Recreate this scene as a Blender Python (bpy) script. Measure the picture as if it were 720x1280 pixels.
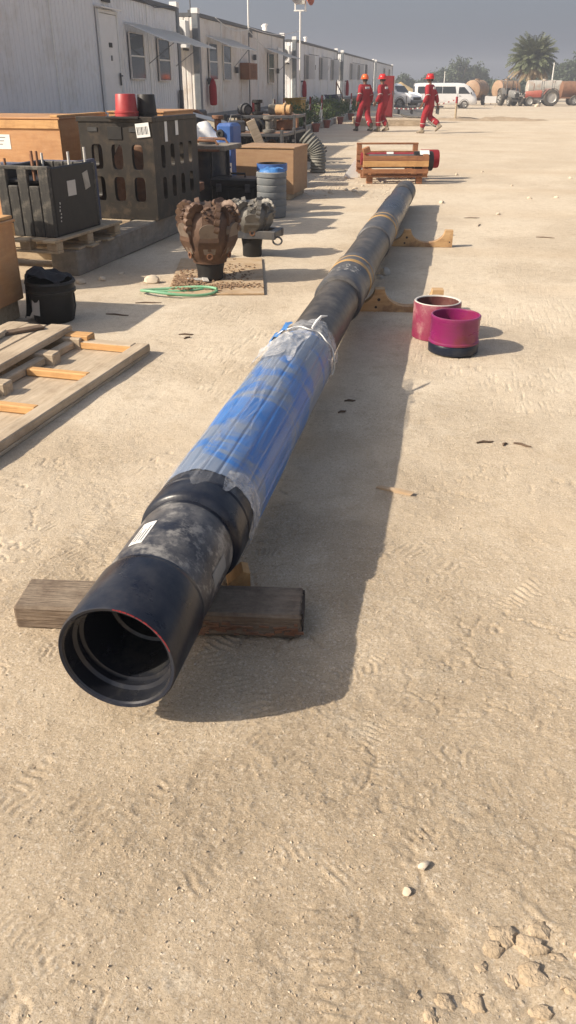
import bpy, bmesh, math, random
import numpy as np
from mathutils import Vector, Matrix, Euler

random.seed(7)
NP = np.random.RandomState(11)
PI = math.pi
rad = math.radians
sc = bpy.context.scene
for o in list(bpy.data.objects):
    bpy.data.objects.remove(o)
C = sc.collection

# ------------------------------------------------------------------ camera
PITCH = math.atan(536 / 1000.0)
YAW = rad(10.6)
cd = bpy.data.cameras.new('camera')
cd.sensor_fit = 'VERTICAL'
cd.sensor_height = 36.0
cd.sensor_width = 36.0
cd.lens = 28.125
cd.clip_start = 0.05
cd.clip_end = 3000
cam = bpy.data.objects.new('camera', cd)
cam.location = (0, 0, 1.5)
cam.rotation_euler = (PI / 2 - PITCH, 0, YAW)
C.objects.link(cam)
sc.camera = cam

# ------------------------------------------------------------------ sky, sun, exposure
SUN = Vector((1.25, 0.72, -0.98)).normalized()        # the way the sunlight travels
SUN_EL = math.asin(-SUN.z)
w = bpy.data.worlds.new('World')
sc.world = w
w.use_nodes = True
nt = w.node_tree
nt.nodes.clear()
sky = nt.nodes.new('ShaderNodeTexSky')
sky.sky_type = 'NISHITA'
sky.sun_disc = False
sky.sun_elevation = SUN_EL
sky.sun_rotation = math.atan2(-SUN.x, -SUN.y)
sky.air_density = 1.0
sky.dust_density = 6.5
sky.ozone_density = 1.0
hs = nt.nodes.new('ShaderNodeHueSaturation')
hs.inputs['Saturation'].default_value = 1.0
hs.inputs['Value'].default_value = 1.7
mixs = nt.nodes.new('ShaderNodeMix')
mixs.data_type = 'RGBA'
mixs.inputs[0].default_value = 0.68                     # dusty grey haze over the whole sky
mixs.inputs[7].default_value = (1.58, 1.8, 2.35, 1)
bg = nt.nodes.new('ShaderNodeBackground')
bg.inputs['Strength'].default_value = 0.087
wo = nt.nodes.new('ShaderNodeOutputWorld')
nt.links.new(sky.outputs[0], hs.inputs['Color'])
nt.links.new(hs.outputs[0], mixs.inputs[6])
nt.links.new(mixs.outputs[2], bg.inputs['Color'])
nt.links.new(bg.outputs[0], wo.inputs['Surface'])

sl = bpy.data.lights.new('sun', 'SUN')
sl.energy = 4.1
sl.angle = rad(0.6)
sl.color = (1.0, 0.89, 0.74)
so = bpy.data.objects.new('sun', sl)
so.rotation_euler = SUN.to_track_quat('-Z', 'Y').to_euler()
so.location = (-20, -10, 20)
C.objects.link(so)

sc.view_settings.view_transform = 'Standard'
sc.view_settings.look = 'None'
sc.view_settings.exposure = 0.70
sc.view_settings.gamma = 1.0
sc.view_settings.use_curve_mapping = False

# ------------------------------------------------------------------ materials
MATS = {}


def mat(name, c1, c2=None, scale=6.0, rough=0.6, metal=0.0, bump=0.15, bscale=None, grain=None,
        dust=0.0, dustc=(0.55, 0.46, 0.34), patch=None, patch_scale=3.0, patch_amt=0.5, spec=0.5, coat=0.0,
        detail=6.0, rvar=0.12, bdist=0.01):
    """noise-mixed colour, optional stretched grain, stain patches, settled dust and fine relief"""
    if name in MATS:
        return MATS[name]
    m = bpy.data.materials.new(name)
    m.use_nodes = True
    t = m.node_tree
    N = t.nodes
    L = t.links
    b = N['Principled BSDF']
    tc = N.new('ShaderNodeTexCoord')
    oi = N.new('ShaderNodeObjectInfo')
    vm = N.new('ShaderNodeVectorMath')
    vm.operation = 'MULTIPLY_ADD'
    L.new(tc.outputs['Object'], vm.inputs[0])
    vm.inputs[1].default_value = grain if grain else (1, 1, 1)
    cx = N.new('ShaderNodeCombineXYZ')
    mu = N.new('ShaderNodeMath')
    mu.operation = 'MULTIPLY'
    mu.inputs[1].default_value = 37.0
    L.new(oi.outputs['Random'], mu.inputs[0])
    for i in range(3):
        L.new(mu.outputs[0], cx.inputs[i])
    L.new(cx.outputs[0], vm.inputs[2])
    n1 = N.new('ShaderNodeTexNoise')
    n1.inputs['Scale'].default_value = scale
    n1.inputs['Detail'].default_value = detail
    n1.inputs['Roughness'].default_value = 0.62
    L.new(vm.outputs[0], n1.inputs['Vector'])
    rp = N.new('ShaderNodeValToRGB')
    rp.color_ramp.elements[0].position = 0.32
    rp.color_ramp.elements[1].position = 0.68
    rp.color_ramp.elements[0].color = (*c1, 1)
    rp.color_ramp.elements[1].color = (*(c2 or c1), 1)
    L.new(n1.outputs['Fac'], rp.inputs['Fac'])
    col = rp.outputs['Color']
    if patch:
        n2 = N.new('ShaderNodeTexNoise')
        n2.inputs['Scale'].default_value = patch_scale
        n2.inputs['Detail'].default_value = 8
        n2.inputs['Roughness'].default_value = 0.7
        L.new(tc.outputs['Object'], n2.inputs['Vector'])
        r2 = N.new('ShaderNodeValToRGB')
        r2.color_ramp.elements[0].position = 0.5
        r2.color_ramp.elements[1].position = 0.62
        r2.color_ramp.elements[1].color = (patch_amt,) * 3 + (1,)
        L.new(n2.outputs['Fac'], r2.inputs['Fac'])
        mx = N.new('ShaderNodeMix')
        mx.data_type = 'RGBA'
        L.new(r2.outputs['Color'], mx.inputs[0])
        L.new(col, mx.inputs[6])
        mx.inputs[7].default_value = (*patch, 1)
        col = mx.outputs[2]
    if dust > 0:
        ge = N.new('ShaderNodeNewGeometry')
        sp = N.new('ShaderNodeSeparateXYZ')
        L.new(ge.outputs['Normal'], sp.inputs[0])
        n3 = N.new('ShaderNodeTexNoise')
        n3.inputs['Scale'].default_value = 9
        n3.inputs['Detail'].default_value = 8
        n3.inputs['Roughness'].default_value = 0.75
        L.new(tc.outputs['Object'], n3.inputs['Vector'])
        r3 = N.new('ShaderNodeMapRange')
        r3.inputs[1].default_value = 0.38
        r3.inputs[2].default_value = 0.68
        L.new(n3.outputs['Fac'], r3.inputs[0])
        up = N.new('ShaderNodeMapRange')
        up.inputs[1].default_value = -0.3
        up.inputs[2].default_value = 0.9
        up.inputs[3].default_value = 0.15
        L.new(sp.outputs['Z'], up.inputs[0])
        m1 = N.new('ShaderNodeMath')
        m1.operation = 'MULTIPLY'
        L.new(r3.outputs[0], m1.inputs[0])
        L.new(up.outputs[0], m1.inputs[1])
        m2 = N.new('ShaderNodeMath')
        m2.operation = 'MULTIPLY'
        m2.inputs[1].default_value = dust
        L.new(m1.outputs[0], m2.inputs[0])
        mx = N.new('ShaderNodeMix')
        mx.data_type = 'RGBA'
        L.new(m2.outputs[0], mx.inputs[0])
        L.new(col, mx.inputs[6])
        mx.inputs[7].default_value = (*dustc, 1)
        col = mx.outputs[2]
    L.new(col, b.inputs['Base Color'])
    rr = N.new('ShaderNodeMapRange')
    rr.inputs[3].default_value = max(0.02, rough - rvar)
    rr.inputs[4].default_value = min(1.0, rough + rvar)
    L.new(n1.outputs['Fac'], rr.inputs[0])
    L.new(rr.outputs[0], b.inputs['Roughness'])
    b.inputs['Metallic'].default_value = metal
    b.inputs['Specular IOR Level'].default_value = spec
    b.inputs['Coat Weight'].default_value = coat
    if bump > 0:
        n4 = N.new('ShaderNodeTexNoise')
        n4.inputs['Scale'].default_value = bscale or scale * 3
        n4.inputs['Detail'].default_value = 6
        L.new(vm.outputs[0], n4.inputs['Vector'])
        bp = N.new('ShaderNodeBump')
        bp.inputs['Strength'].default_value = bump
        bp.inputs['Distance'].default_value = bdist
        L.new(n4.outputs['Fac'], bp.inputs['Height'])
        L.new(bp.outputs[0], b.inputs['Normal'])
    MATS[name] = m
    return m


GX, GY, GZ = (1, 12, 12), (12, 1, 12), (12, 12, 1)
SAND = (0.55, 0.46, 0.34)
mat('steel_navy', (0.004, 0.007, 0.017), (0.010, 0.015, 0.028), 7, 0.3, 0.0, 0.06, dust=0.12, dustc=(0.2, 0.19, 0.185), spec=0.35,
    patch=(0.045, 0.046, 0.052), patch_scale=10, patch_amt=0.35, bscale=60)
mat('steel_dusty', (0.009, 0.012, 0.024), (0.02, 0.024, 0.036), 14, 0.42, 0.0, 0.1, dust=0.4, dustc=(0.36, 0.34, 0.31),
    patch=(0.34, 0.325, 0.30), patch_scale=17, patch_amt=0.62, bscale=60)
mat('steel_bore', (0.012, 0.015, 0.024), (0.024, 0.026, 0.034), 6, 0.22, 0.3, 0.05, patch=(0.1, 0.095, 0.085), patch_scale=5, patch_amt=0.4)
mat('steel_black', (0.018, 0.017, 0.017), (0.045, 0.04, 0.037), 8, 0.45, 0.2, 0.1, dust=0.42, dustc=(0.3, 0.26, 0.21),
    patch=(0.09, 0.075, 0.06), patch_scale=6, patch_amt=0.5, grain=(1, 0.35, 1))
mat('steel_slate', (0.035, 0.04, 0.05), (0.06, 0.062, 0.07), 8, 0.45, 0.1, 0.1, dust=0.4, dustc=(0.3, 0.27, 0.23),
    patch=(0.11, 0.1, 0.09), patch_scale=7, patch_amt=0.5)
mat('yellow_paint', (0.5, 0.27, 0.045), (0.32, 0.19, 0.06), 14, 0.55, 0, 0.1, dust=0.3)
mat('red_paint', (0.3, 0.02, 0.025), (0.2, 0.015, 0.02), 12, 0.5)
mat('magenta', (0.215, 0.010, 0.105), (0.18, 0.012, 0.075), 6, 0.3, 0, 0.05, patch=(0.19, 0.022, 0.035), patch_scale=4, patch_amt=0.75, spec=0.5, dust=0.08, grain=(1, 1, 6))
mat('maroon_worn', (0.25, 0.015, 0.07), (0.16, 0.012, 0.045), 7, 0.5, 0, 0.08, patch=(0.42, 0.27, 0.25), patch_scale=7, patch_amt=0.55, dust=0.3)
mat('maroon_inside', (0.11, 0.03, 0.025), (0.07, 0.02, 0.02), 8, 0.55, patch=(0.2, 0.14, 0.1), patch_scale=8)
mat('plastic_black', (0.010, 0.010, 0.011), (0.022, 0.021, 0.02), 6, 0.5, 0, 0.12, spec=0.35, dust=0.1, dustc=(0.3, 0.25, 0.19))
mat('plastic_black_worn', (0.012, 0.012, 0.012), (0.034, 0.032, 0.029), 5, 0.6, 0, 0.25, grain=(10, 10, 1.2), dust=0.25, dustc=(0.34, 0.3, 0.24),
    patch=(0.17, 0.15, 0.12), patch_scale=11, patch_amt=0.55)
mat('plastic_brownblack', (0.012, 0.0105, 0.009), (0.024, 0.02, 0.016), 4, 0.5, 0, 0.1, spec=0.35, dust=0.1, dustc=(0.3, 0.21, 0.13), patch=(0.1, 0.07, 0.045), patch_scale=7, patch_amt=0.4)
mat('wood_grey', (0.38, 0.295, 0.2), (0.54, 0.44, 0.32), 5, 0.85, 0, 0.35, grain=(9, 0.7, 9), dust=0.3, patch=(0.23, 0.165, 0.105), patch_scale=3)
mat('wood_greyx', (0.38, 0.295, 0.2), (0.54, 0.44, 0.32), 5, 0.85, 0, 0.35, grain=(0.7, 9, 9), dust=0.3, patch=(0.23, 0.165, 0.105), patch_scale=3)
mat('wood_beam', (0.10, 0.068, 0.046), (0.23, 0.17, 0.12), 6, 0.85, 0, 0.9, grain=(0.8, 9, 9), dust=0.35, patch=(0.09, 0.055, 0.035), patch_scale=5, patch_amt=0.7)
mat('wood_end', (0.02, 0.017, 0.015), (0.06, 0.045, 0.035), 20, 0.95, 0, 0.6)
mat('wood_fresh', (0.5, 0.27, 0.1), (0.62, 0.37, 0.16), 5, 0.75, 0, 0.25, grain=(0.8, 9, 9), patch=(0.36, 0.18, 0.07), patch_scale=4)
mat('wood_freshy', (0.5, 0.27, 0.1), (0.62, 0.37, 0.16), 5, 0.75, 0, 0.25, grain=(9, 0.8, 9), patch=(0.36, 0.2, 0.09), patch_scale=4)
mat('wood_cradle', (0.42, 0.25, 0.11), (0.55, 0.36, 0.18), 6, 0.8, 0, 0.3, grain=(0.9, 6, 7), dust=0.2, patch=(0.2, 0.1, 0.05), patch_scale=7, patch_amt=0.7)
mat('wood_redbrown', (0.25, 0.1, 0.045), (0.38, 0.18, 0.08), 5, 0.7, 0, 0.3, grain=(0.8, 9, 9), patch=(0.16, 0.06, 0.03), patch_scale=4)
mat('wood_pallet', (0.33, 0.25, 0.16), (0.46, 0.37, 0.25), 5, 0.85, 0, 0.3, grain=(0.8, 9, 9), dust=0.3, patch=(0.2, 0.13, 0.08), patch_scale=4)
mat('ply_orange', (0.42, 0.2, 0.075), (0.52, 0.28, 0.12), 4, 0.6, 0, 0.12, grain=(1, 1, 7), dust=0.3, patch=(0.33, 0.15, 0.06), patch_scale=2.5)
mat('ply_pale', (0.29, 0.16, 0.08), (0.36, 0.22, 0.115), 4, 0.7, 0, 0.12, grain=(1, 1, 6), dust=0.3, patch=(0.35, 0.2, 0.1), patch_scale=2.5)
mat('ply_sheet', (0.36, 0.24, 0.13), (0.48, 0.34, 0.2), 5, 0.8, 0, 0.2, grain=(1, 5, 5), dust=0.6, patch=(0.19, 0.11, 0.06), patch_scale=3)
mat('white_panel', (0.70, 0.70, 0.71), (0.77, 0.77, 0.775), 2.5, 0.55, 0, 0.05, grain=(1, 4, 0.6), patch=(0.58, 0.55, 0.5), patch_scale=1.4, patch_amt=0.45)
mat('white_panel_dirty', (0.64, 0.6, 0.56), (0.71, 0.68, 0.64), 2.5, 0.6, 0, 0.06, grain=(1, 4, 0.5), patch=(0.5, 0.42, 0.34), patch_scale=1.6, patch_amt=0.55)
mat('white_paint', (0.74, 0.73, 0.71), (0.8, 0.79, 0.77), 4, 0.45, 0, 0.03, dust=0.25)
mat('white_plain', (0.78, 0.78, 0.76), (0.7, 0.69, 0.66), 9, 0.6, 0, 0.03)
mat('print_black', (0.02, 0.02, 0.02), (0.04, 0.04, 0.04), 10, 0.6, 0, 0)
mat('slate_paint', (0.12, 0.14, 0.165), (0.16, 0.18, 0.2), 5, 0.5, 0, 0.06, patch=(0.24, 0.23, 0.21), patch_scale=2, dust=0.2)
mat('dark_trim', (0.06, 0.065, 0.07), (0.1, 0.1, 0.105), 5, 0.5, 0, 0.05)
mat('glass_dark', (0.022, 0.027, 0.03), (0.05, 0.055, 0.055), 2, 0.08, 0, 0.0, spec=0.7, rvar=0.03)
mat('curtain', (0.2, 0.17, 0.15), (0.28, 0.24, 0.21), 3, 0.9, 0, 0.1, grain=(8, 8, 0.5))
mat('red_cloth_cover', (0.32, 0.012, 0.02), (0.24, 0.01, 0.016), 5, 0.75, 0, 0.2)
mat('brown_box', (0.2, 0.09, 0.05), (0.27, 0.13, 0.07), 5, 0.7, 0, 0.1, grain=(1, 8, 1))
mat('steel_mat', (0.16, 0.145, 0.125), (0.25, 0.225, 0.19), 5, 0.8, 0.0, 0.25, grain=(4, 0.8, 4), dust=0.5, patch=(0.13, 0.085, 0.055), patch_scale=3, patch_amt=0.6)
mat('rust', (0.17, 0.07, 0.035), (0.26, 0.12, 0.06), 8, 0.8, 0.1, 0.3, dust=0.3, patch=(0.09, 0.04, 0.025), patch_scale=5)
mat('bit_brown', (0.075, 0.038, 0.022), (0.13, 0.072, 0.045), 9, 0.62, 0.1, 0.3, dust=0.3, dustc=(0.3, 0.24, 0.17), patch=(0.045, 0.024, 0.017), patch_scale=6, patch_amt=0.6)
mat('bit_pad', (0.16, 0.12, 0.09), (0.21, 0.165, 0.13), 9, 0.6, 0.1, 0.15, patch=(0.09, 0.06, 0.042), patch_scale=6, patch_amt=0.5)
mat('bit_grey', (0.115, 0.11, 0.1), (0.19, 0.18, 0.16), 10, 0.55, 0.2, 0.25, dust=0.25, patch=(0.075, 0.07, 0.062), patch_scale=7, patch_amt=0.6)
mat('cutter', (0.16, 0.1, 0.065), (0.09, 0.05, 0.033), 20, 0.55, 0.15, 0.1)
mat('soil', (0.17, 0.1, 0.06), (0.3, 0.2, 0.12), 18, 0.95, 0, 0.5)
mat('hose_green', (0.1, 0.33, 0.17), (0.16, 0.4, 0.24), 8, 0.5, 0, 0.05, dust=0.3)
mat('bin_grey', (0.14, 0.155, 0.17), (0.2, 0.215, 0.225), 5, 0.6, 0, 0.08, dust=0.4)
mat('bag_blue', (0.03, 0.14, 0.42), (0.08, 0.24, 0.52), 12, 0.4, 0, 0.5, bscale=18, bdist=0.03)
mat('blue_plastic', (0.025, 0.095, 0.32), (0.04, 0.13, 0.4), 5, 0.45, 0, 0.06, dust=0.2)
mat('blue_dark', (0.018, 0.032, 0.085), (0.028, 0.05, 0.12), 5, 0.5, 0, 0.08, dust=0.35)
mat('hose_grey', (0.1, 0.105, 0.095), (0.16, 0.165, 0.15), 7, 0.7, 0, 0.1, dust=0.35)
mat('red_plastic', (0.4, 0.03, 0.035), (0.33, 0.025, 0.03), 5, 0.45, 0, 0.04, dust=0.15)
mat('yellow_bin', (0.5, 0.3, 0.03), (0.42, 0.26, 0.04), 5, 0.5, 0, 0.04, dust=0.2)
mat('green_bin', (0.02, 0.09, 0.05), (0.03, 0.12, 0.07), 5, 0.5, 0, 0.04, dust=0.2)
mat('terracotta', (0.24, 0.07, 0.05), (0.3, 0.1, 0.07), 8, 0.8, 0, 0.1, dust=0.2)
mat('concrete', (0.36, 0.33, 0.28), (0.46, 0.43, 0.37), 8, 0.9, 0, 0.3, patch=(0.27, 0.24, 0.2), patch_scale=4)
mat('stone_pale', (0.5, 0.41, 0.3), (0.64, 0.55, 0.43), 9, 0.9, 0, 0.4)
mat('clod', (0.36, 0.275, 0.18), (0.48, 0.38, 0.265), 30, 0.95, 0, 0.8, bscale=150, bdist=0.006)
mat('twig', (0.09, 0.06, 0.04), (0.16, 0.11, 0.075), 14, 0.9, 0, 0.3)
mat('chip', (0.4, 0.28, 0.17), (0.5, 0.37, 0.24), 14, 0.85, 0, 0.3)
mat('cloth_black', (0.01, 0.011, 0.014), (0.022, 0.022, 0.026), 9, 0.9, 0, 0.4)
mat('coverall_red', (0.33, 0.010, 0.022), (0.24, 0.008, 0.016), 5, 0.85, 0, 0.4, bscale=14, bdist=0.02)
mat('tape_grey', (0.5, 0.48, 0.44), (0.6, 0.57, 0.52), 9, 0.5, 0, 0)
mat('skin', (0.16, 0.075, 0.045), (0.2, 0.1, 0.06), 6, 0.55, 0, 0.05)
mat('hair', (0.01, 0.008, 0.007), (0.02, 0.016, 0.014), 30, 0.7, 0, 0.2)
mat('helmet_orange', (0.75, 0.13, 0.02), (0.7, 0.12, 0.02), 5, 0.35, 0, 0.02)
mat('helmet_red', (0.6, 0.02, 0.02), (0.55, 0.02, 0.02), 5, 0.35, 0, 0.02)
mat('boot', (0.035, 0.03, 0.025), (0.07, 0.06, 0.05), 8, 0.7, 0, 0.1, dust=0.4)
mat('boot_tan', (0.2, 0.16, 0.11), (0.28, 0.23, 0.17), 8, 0.8, 0, 0.1)
mat('car_white', (0.75, 0.75, 0.75), (0.79, 0.79, 0.79), 3, 0.25, 0, 0.0, spec=0.5, coat=0.5, rvar=0.05)
mat('rubber', (0.018, 0.018, 0.018), (0.035, 0.034, 0.032), 8, 0.85, 0, 0.2, dust=0.5)
mat('rim_grey', (0.3, 0.3, 0.29), (0.4, 0.39, 0.37), 6, 0.5, 0.3, 0.05, dust=0.3)
mat('lamp_red', (0.4, 0.02, 0.02), (0.35, 0.02, 0.02), 5, 0.2)
mat('lamp_clear', (0.6, 0.6, 0.58), (0.7, 0.7, 0.68), 5, 0.15)
mat('tank_orange', (0.29, 0.17, 0.095), (0.35, 0.235, 0.145), 2, 0.6, 0.0, 0.1, patch=(0.3, 0.15, 0.08), patch_scale=1.2, patch_amt=0.7, dust=0.4)
mat('tank_grey', (0.42, 0.41, 0.37), (0.5, 0.48, 0.43), 2, 0.6, 0, 0.1, patch=(0.3, 0.16, 0.09), patch_scale=1.1, patch_amt=0.6, dust=0.3)
mat('tank_blue', (0.12, 0.2, 0.32), (0.18, 0.25, 0.35), 3, 0.6, 0, 0.1, patch=(0.35, 0.3, 0.24), patch_scale=2)
mat('tractor_red', (0.38, 0.05, 0.03), (0.3, 0.06, 0.035), 4, 0.55, 0, 0.1, dust=0.5)
mat('tractor_grey', (0.12, 0.13, 0.14), (0.2, 0.2, 0.2), 4, 0.6, 0.1, 0.1, dust=0.5)
mat('bark', (0.13, 0.095, 0.065), (0.2, 0.15, 0.105), 9, 0.95, 0, 0.6)
mat('leaf_palm', (0.075, 0.095, 0.045), (0.15, 0.165, 0.085), 1.2, 0.6, 0, 0)
mat('leaf_dead', (0.22, 0.165, 0.09), (0.28, 0.21, 0.12), 2, 0.8, 0, 0)
mat('leaf_tree', (0.03, 0.05, 0.026), (0.075, 0.1, 0.05), 0.7, 0.65, 0, 0)
mat('leaf_shrub', (0.05, 0.09, 0.025), (0.11, 0.16, 0.05), 2.5, 0.6, 0, 0)
mat('spoil', (0.30, 0.225, 0.15), (0.42, 0.33, 0.23), 9, 0.95, 0, 0.6)
mat('sandheap', (0.42, 0.29, 0.12), (0.5, 0.36, 0.17), 3, 0.95, 0, 0.3)
mat('horn_orange', (0.5, 0.13, 0.05), (0.45, 0.12, 0.05), 5, 0.45, 0, 0.02)
mat('horn_grey', (0.5, 0.49, 0.44), (0.42, 0.41, 0.37), 5, 0.5, 0, 0.02)
mat('pole_white', (0.72, 0.71, 0.68), (0.66, 0.65, 0.62), 8, 0.45, 0, 0.02)



def awning_material():
    m = mat('awning_sheet', (0.88, 0.88, 0.87), (0.84, 0.84, 0.82), 5, 0.5, 0, 0.02)
    t = m.node_tree
    b = t.nodes['Principled BSDF']
    tr = t.nodes.new('ShaderNodeBsdfTranslucent')
    tr.inputs[0].default_value = (0.92, 0.92, 0.9, 1)
    mx = t.nodes.new('ShaderNodeMixShader')
    mx.inputs[0].default_value = 0.7
    t.links.new(b.outputs[0], mx.inputs[1])
    t.links.new(tr.outputs[0], mx.inputs[2])
    t.links.new(mx.outputs[0], t.nodes['Material Output'].inputs['Surface'])


awning_material()
# ------------------------------------------------------------------ mesh helpers


class MB:
    def __init__(s):
        s.v = []
        s.f = []

    def add(s, vs, fs, mtx=None):
        n = len(s.v)
        if mtx is not None:
            vs = [tuple(mtx @ Vector(p)) for p in vs]
        s.v += [tuple(p) for p in vs]
        s.f += [tuple(i + n for i in f) for f in fs]
        return s

    def box(s, c, d, rot=(0, 0, 0), ch=None):
        """chamfered box: centre, full size, euler, chamfer"""
        hx, hy, hz = d[0] / 2, d[1] / 2, d[2] / 2
        k = min(hx, hy, hz)
        ch = min(0.006, k * 0.35) if ch is None else min(ch, k * 0.9)
        m = Matrix.Translation(c) @ Euler(rot).to_matrix().to_4x4()
        if ch <= 0:
            vs = [(x, y, z) for x in (-hx, hx) for y in (-hy, hy) for z in (-hz, hz)]
            fs = [(0, 1, 3, 2), (4, 6, 7, 5), (0, 4, 5, 1), (2, 3, 7, 6), (0, 2, 6, 4), (1, 5, 7, 3)]
            return s.add(vs, fs, m)
        vs = []
        idx = {}
        for sx in (-1, 1):
            for sy in (-1, 1):
                for sz in (-1, 1):
                    for a in range(3):
                        p = [sx * hx, sy * hy, sz * hz]
                        for q in range(3):
                            if q != a:
                                p[q] -= (sx, sy, sz)[q] * ch
                        idx[(sx, sy, sz, a)] = len(vs)
                        vs.append(tuple(p))
        fs = []
        for a in range(3):
            b_, c_ = (a + 1) % 3, (a + 2) % 3
            for sg in (-1, 1):
                q = []
                for (u, v_) in ((-1, -1), (1, -1), (1, 1), (-1, 1)):
                    t = [0, 0, 0]
                    t[a] = sg
                    t[b_] = u
                    t[c_] = v_
                    q.append(idx[(*t, a)])
                fs.append(tuple(q if sg > 0 else q[::-1]))
        for a in range(3):
            b_, c_ = (a + 1) % 3, (a + 2) % 3
            for u in (-1, 1):
                for v_ in (-1, 1):
                    def key(sa, face):
                        t = [0, 0, 0]
                        t[a] = sa
                        t[b_] = u
                        t[c_] = v_
                        return idx[(*t, face)]
                    q = [key(-1, b_), key(1, b_), key(1, c_), key(-1, c_)]
                    fs.append(tuple(q if u * v_ > 0 else q[::-1]))
        for sx in (-1, 1):
            for sy in (-1, 1):
                for sz in (-1, 1):
                    q = [idx[(sx, sy, sz, a)] for a in range(3)]
                    fs.append(tuple(q if sx * sy * sz > 0 else q[::-1]))
        return s.add(vs, fs, m)

    def lathe(s, prof, n=32, mtx=None, closed=False, jit=None):
        """profile of (radius, height) turned about Z"""
        vs = []
        for (r, z) in prof:
            for i in range(n):
                a = 2 * PI * i / n
                rr = r + (jit(a, z) if jit else 0)
                vs.append((rr * math.cos(a), rr * math.sin(a), z))
        fs = []
        for k in range(len(prof) - 1):
            for i in range(n):
                j = (i + 1) % n
                fs.append((k * n + i, k * n + j, (k + 1) * n + j, (k + 1) * n + i))
        if closed:
            fs.append(tuple(range(n))[::-1])
            fs.append(tuple((len(prof) - 1) * n + i for i in range(n)))
        return s.add(vs, fs, mtx)

    def tube(s, pts, r, n=8, caps=True):
        pts = [Vector(p) for p in pts]
        rs = r if isinstance(r, (list, tuple)) else [r] * len(pts)
        vs = []
        up = Vector((0, 0, 1))
        for i, p in enumerate(pts):
            d = (pts[min(i + 1, len(pts) - 1)] - pts[max(i - 1, 0)]).normalized()
            u = d.cross(up)
            if u.length < 0.05:
                u = d.cross(Vector((1, 0, 0)))
            u.normalize()
            v_ = u.cross(d).normalized()
            for k in range(n):
                a = 2 * PI * k / n
                vs.append(p + (u * math.cos(a) + v_ * math.sin(a)) * rs[i])
        fs = []
        for i in range(len(pts) - 1):
            for k in range(n):
                j = (k + 1) % n
                fs.append((i * n + k, i * n + j, (i + 1) * n + j, (i + 1) * n + k))
        if caps:
            fs.append(tuple(range(n))[::-1])
            fs.append(tuple((len(pts) - 1) * n + k for k in range(n)))
        return s.add(vs, fs)

    def prism(s, poly, t, mtx=None):
        """2D polygon (x, z) given thickness t along y, centred"""
        n = len(poly)
        vs = [(x, -t / 2, z) for x, z in poly] + [(x, t / 2, z) for x, z in poly]
        fs = [tuple(range(n)), tuple(range(2 * n - 1, n - 1, -1))]
        for i in range(n):
            j = (i + 1) % n
            fs.append((i, i + n, j + n, j))
        return s.add(vs, fs, mtx)

    def mesh(s, name, m, smooth=None):
        me = bpy.data.meshes.new(name)
        me.from_pydata(s.v, [], s.f)
        if m:
            me.materials.append(MATS[m] if isinstance(m, str) else m)
        if smooth is not None:
            for p in me.polygons:
                p.use_smooth = True
            me.set_sharp_from_angle(angle=rad(smooth))
        me.update()
        return me

    def build(s, name, m, parent=None, smooth=None, loc=None, rot=None):
        o = bpy.data.objects.new(name, s.mesh(name, m, smooth))
        C.objects.link(o)
        if parent:
            o.parent = parent
        if loc:
            o.location = loc
        if rot:
            o.rotation_euler = rot
        return o


def tag(o, label=None, cat=None, group=None, kind=None):
    if label:
        o['label'] = label
    if cat:
        o['category'] = cat
    if group:
        o['group'] = group
    if kind:
        o['kind'] = kind
    return o


def thing(name, label, cat, loc=(0, 0, 0), rz=0.0, group=None, rot=None):
    o = bpy.data.objects.new(name, None)
    o.empty_display_size = 0.1
    C.objects.link(o)
    o.location = loc
    o.rotation_euler = rot if rot else (0, 0, rz)
    return tag(o, label, cat, group)


def copy_tree(o, parent=None):
    c = o.copy()
    C.objects.link(c)
    c.parent = parent
    for ch in list(o.children):
        copy_tree(ch, c)
    return c


def inst(me, name, parent, loc, rot=(0, 0, 0), scale=None):
    o = bpy.data.objects.new(name, me)
    C.objects.link(o)
    o.parent = parent
    o.location = loc
    o.rotation_euler = rot
    if scale:
        o.scale = scale
    return o


def B(name, m, parent, c, d, rot=(0, 0, 0), ch=None):
    """one box-shaped part whose origin sits at its own centre"""
    return MB().box((0, 0, 0), d, ch=ch).build(name, m, parent, None, c, rot)


def ALONG(axis):
    return {'x': Matrix.Rotation(PI / 2, 4, 'Y'), 'y': Matrix.Rotation(-PI / 2, 4, 'X'), 'z': Matrix.Identity(4)}[axis]


# value noise for the ground relief
def vnoise(x, y, seed=0):
    xi = np.floor(x).astype(np.int64)
    yi = np.floor(y).astype(np.int64)
    xf = x - xi
    yf = y - yi
    u = xf * xf * (3 - 2 * xf)
    v = yf * yf * (3 - 2 * yf)

    def h(a, b):
        n = (a * 374761393 + b * 668265263 + seed * 974634777) & 0xffffffff
        n = ((n ^ (n >> 13)) * 1274126177) & 0xffffffff
        return ((n ^ (n >> 16)) & 0xffff) / 65535.0
    a = h(xi, yi)
    b = h(xi + 1, yi)
    c = h(xi, yi + 1)
    d = h(xi + 1, yi + 1)
    return a * (1 - u) * (1 - v) + b * u * (1 - v) + c * (1 - u) * v + d * u * v


def fbm(x, y, seed=0, oct=4, gain=0.5):
    s = 0
    a = 1.0
    t = 0
    for i in range(oct):
        s = s + a * vnoise(x * 2 ** i + 17.3 * i, y * 2 ** i - 9.1 * i, seed + i)
        t += a
        a *= gain
    return s / t
# ------------------------------------------------------------------ ground
def sstep(x, a, b):
    t = np.clip((x - a) / (b - a), 0, 1)
    return t * t * (3 - 2 * t)


def yard_drop(x, y):
    return -0.45 * sstep(y, 42.0, 62.0) * sstep(x, -5.0, -2.2)


def grade(a, b, d0, d1, growth):
    """coordinates from a to b, step d0 growing to d1"""
    out = [a]
    d = d0
    while out[-1] < b:
        out.append(out[-1] + d)
        d = min(d * growth, d1)
    return out


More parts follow.
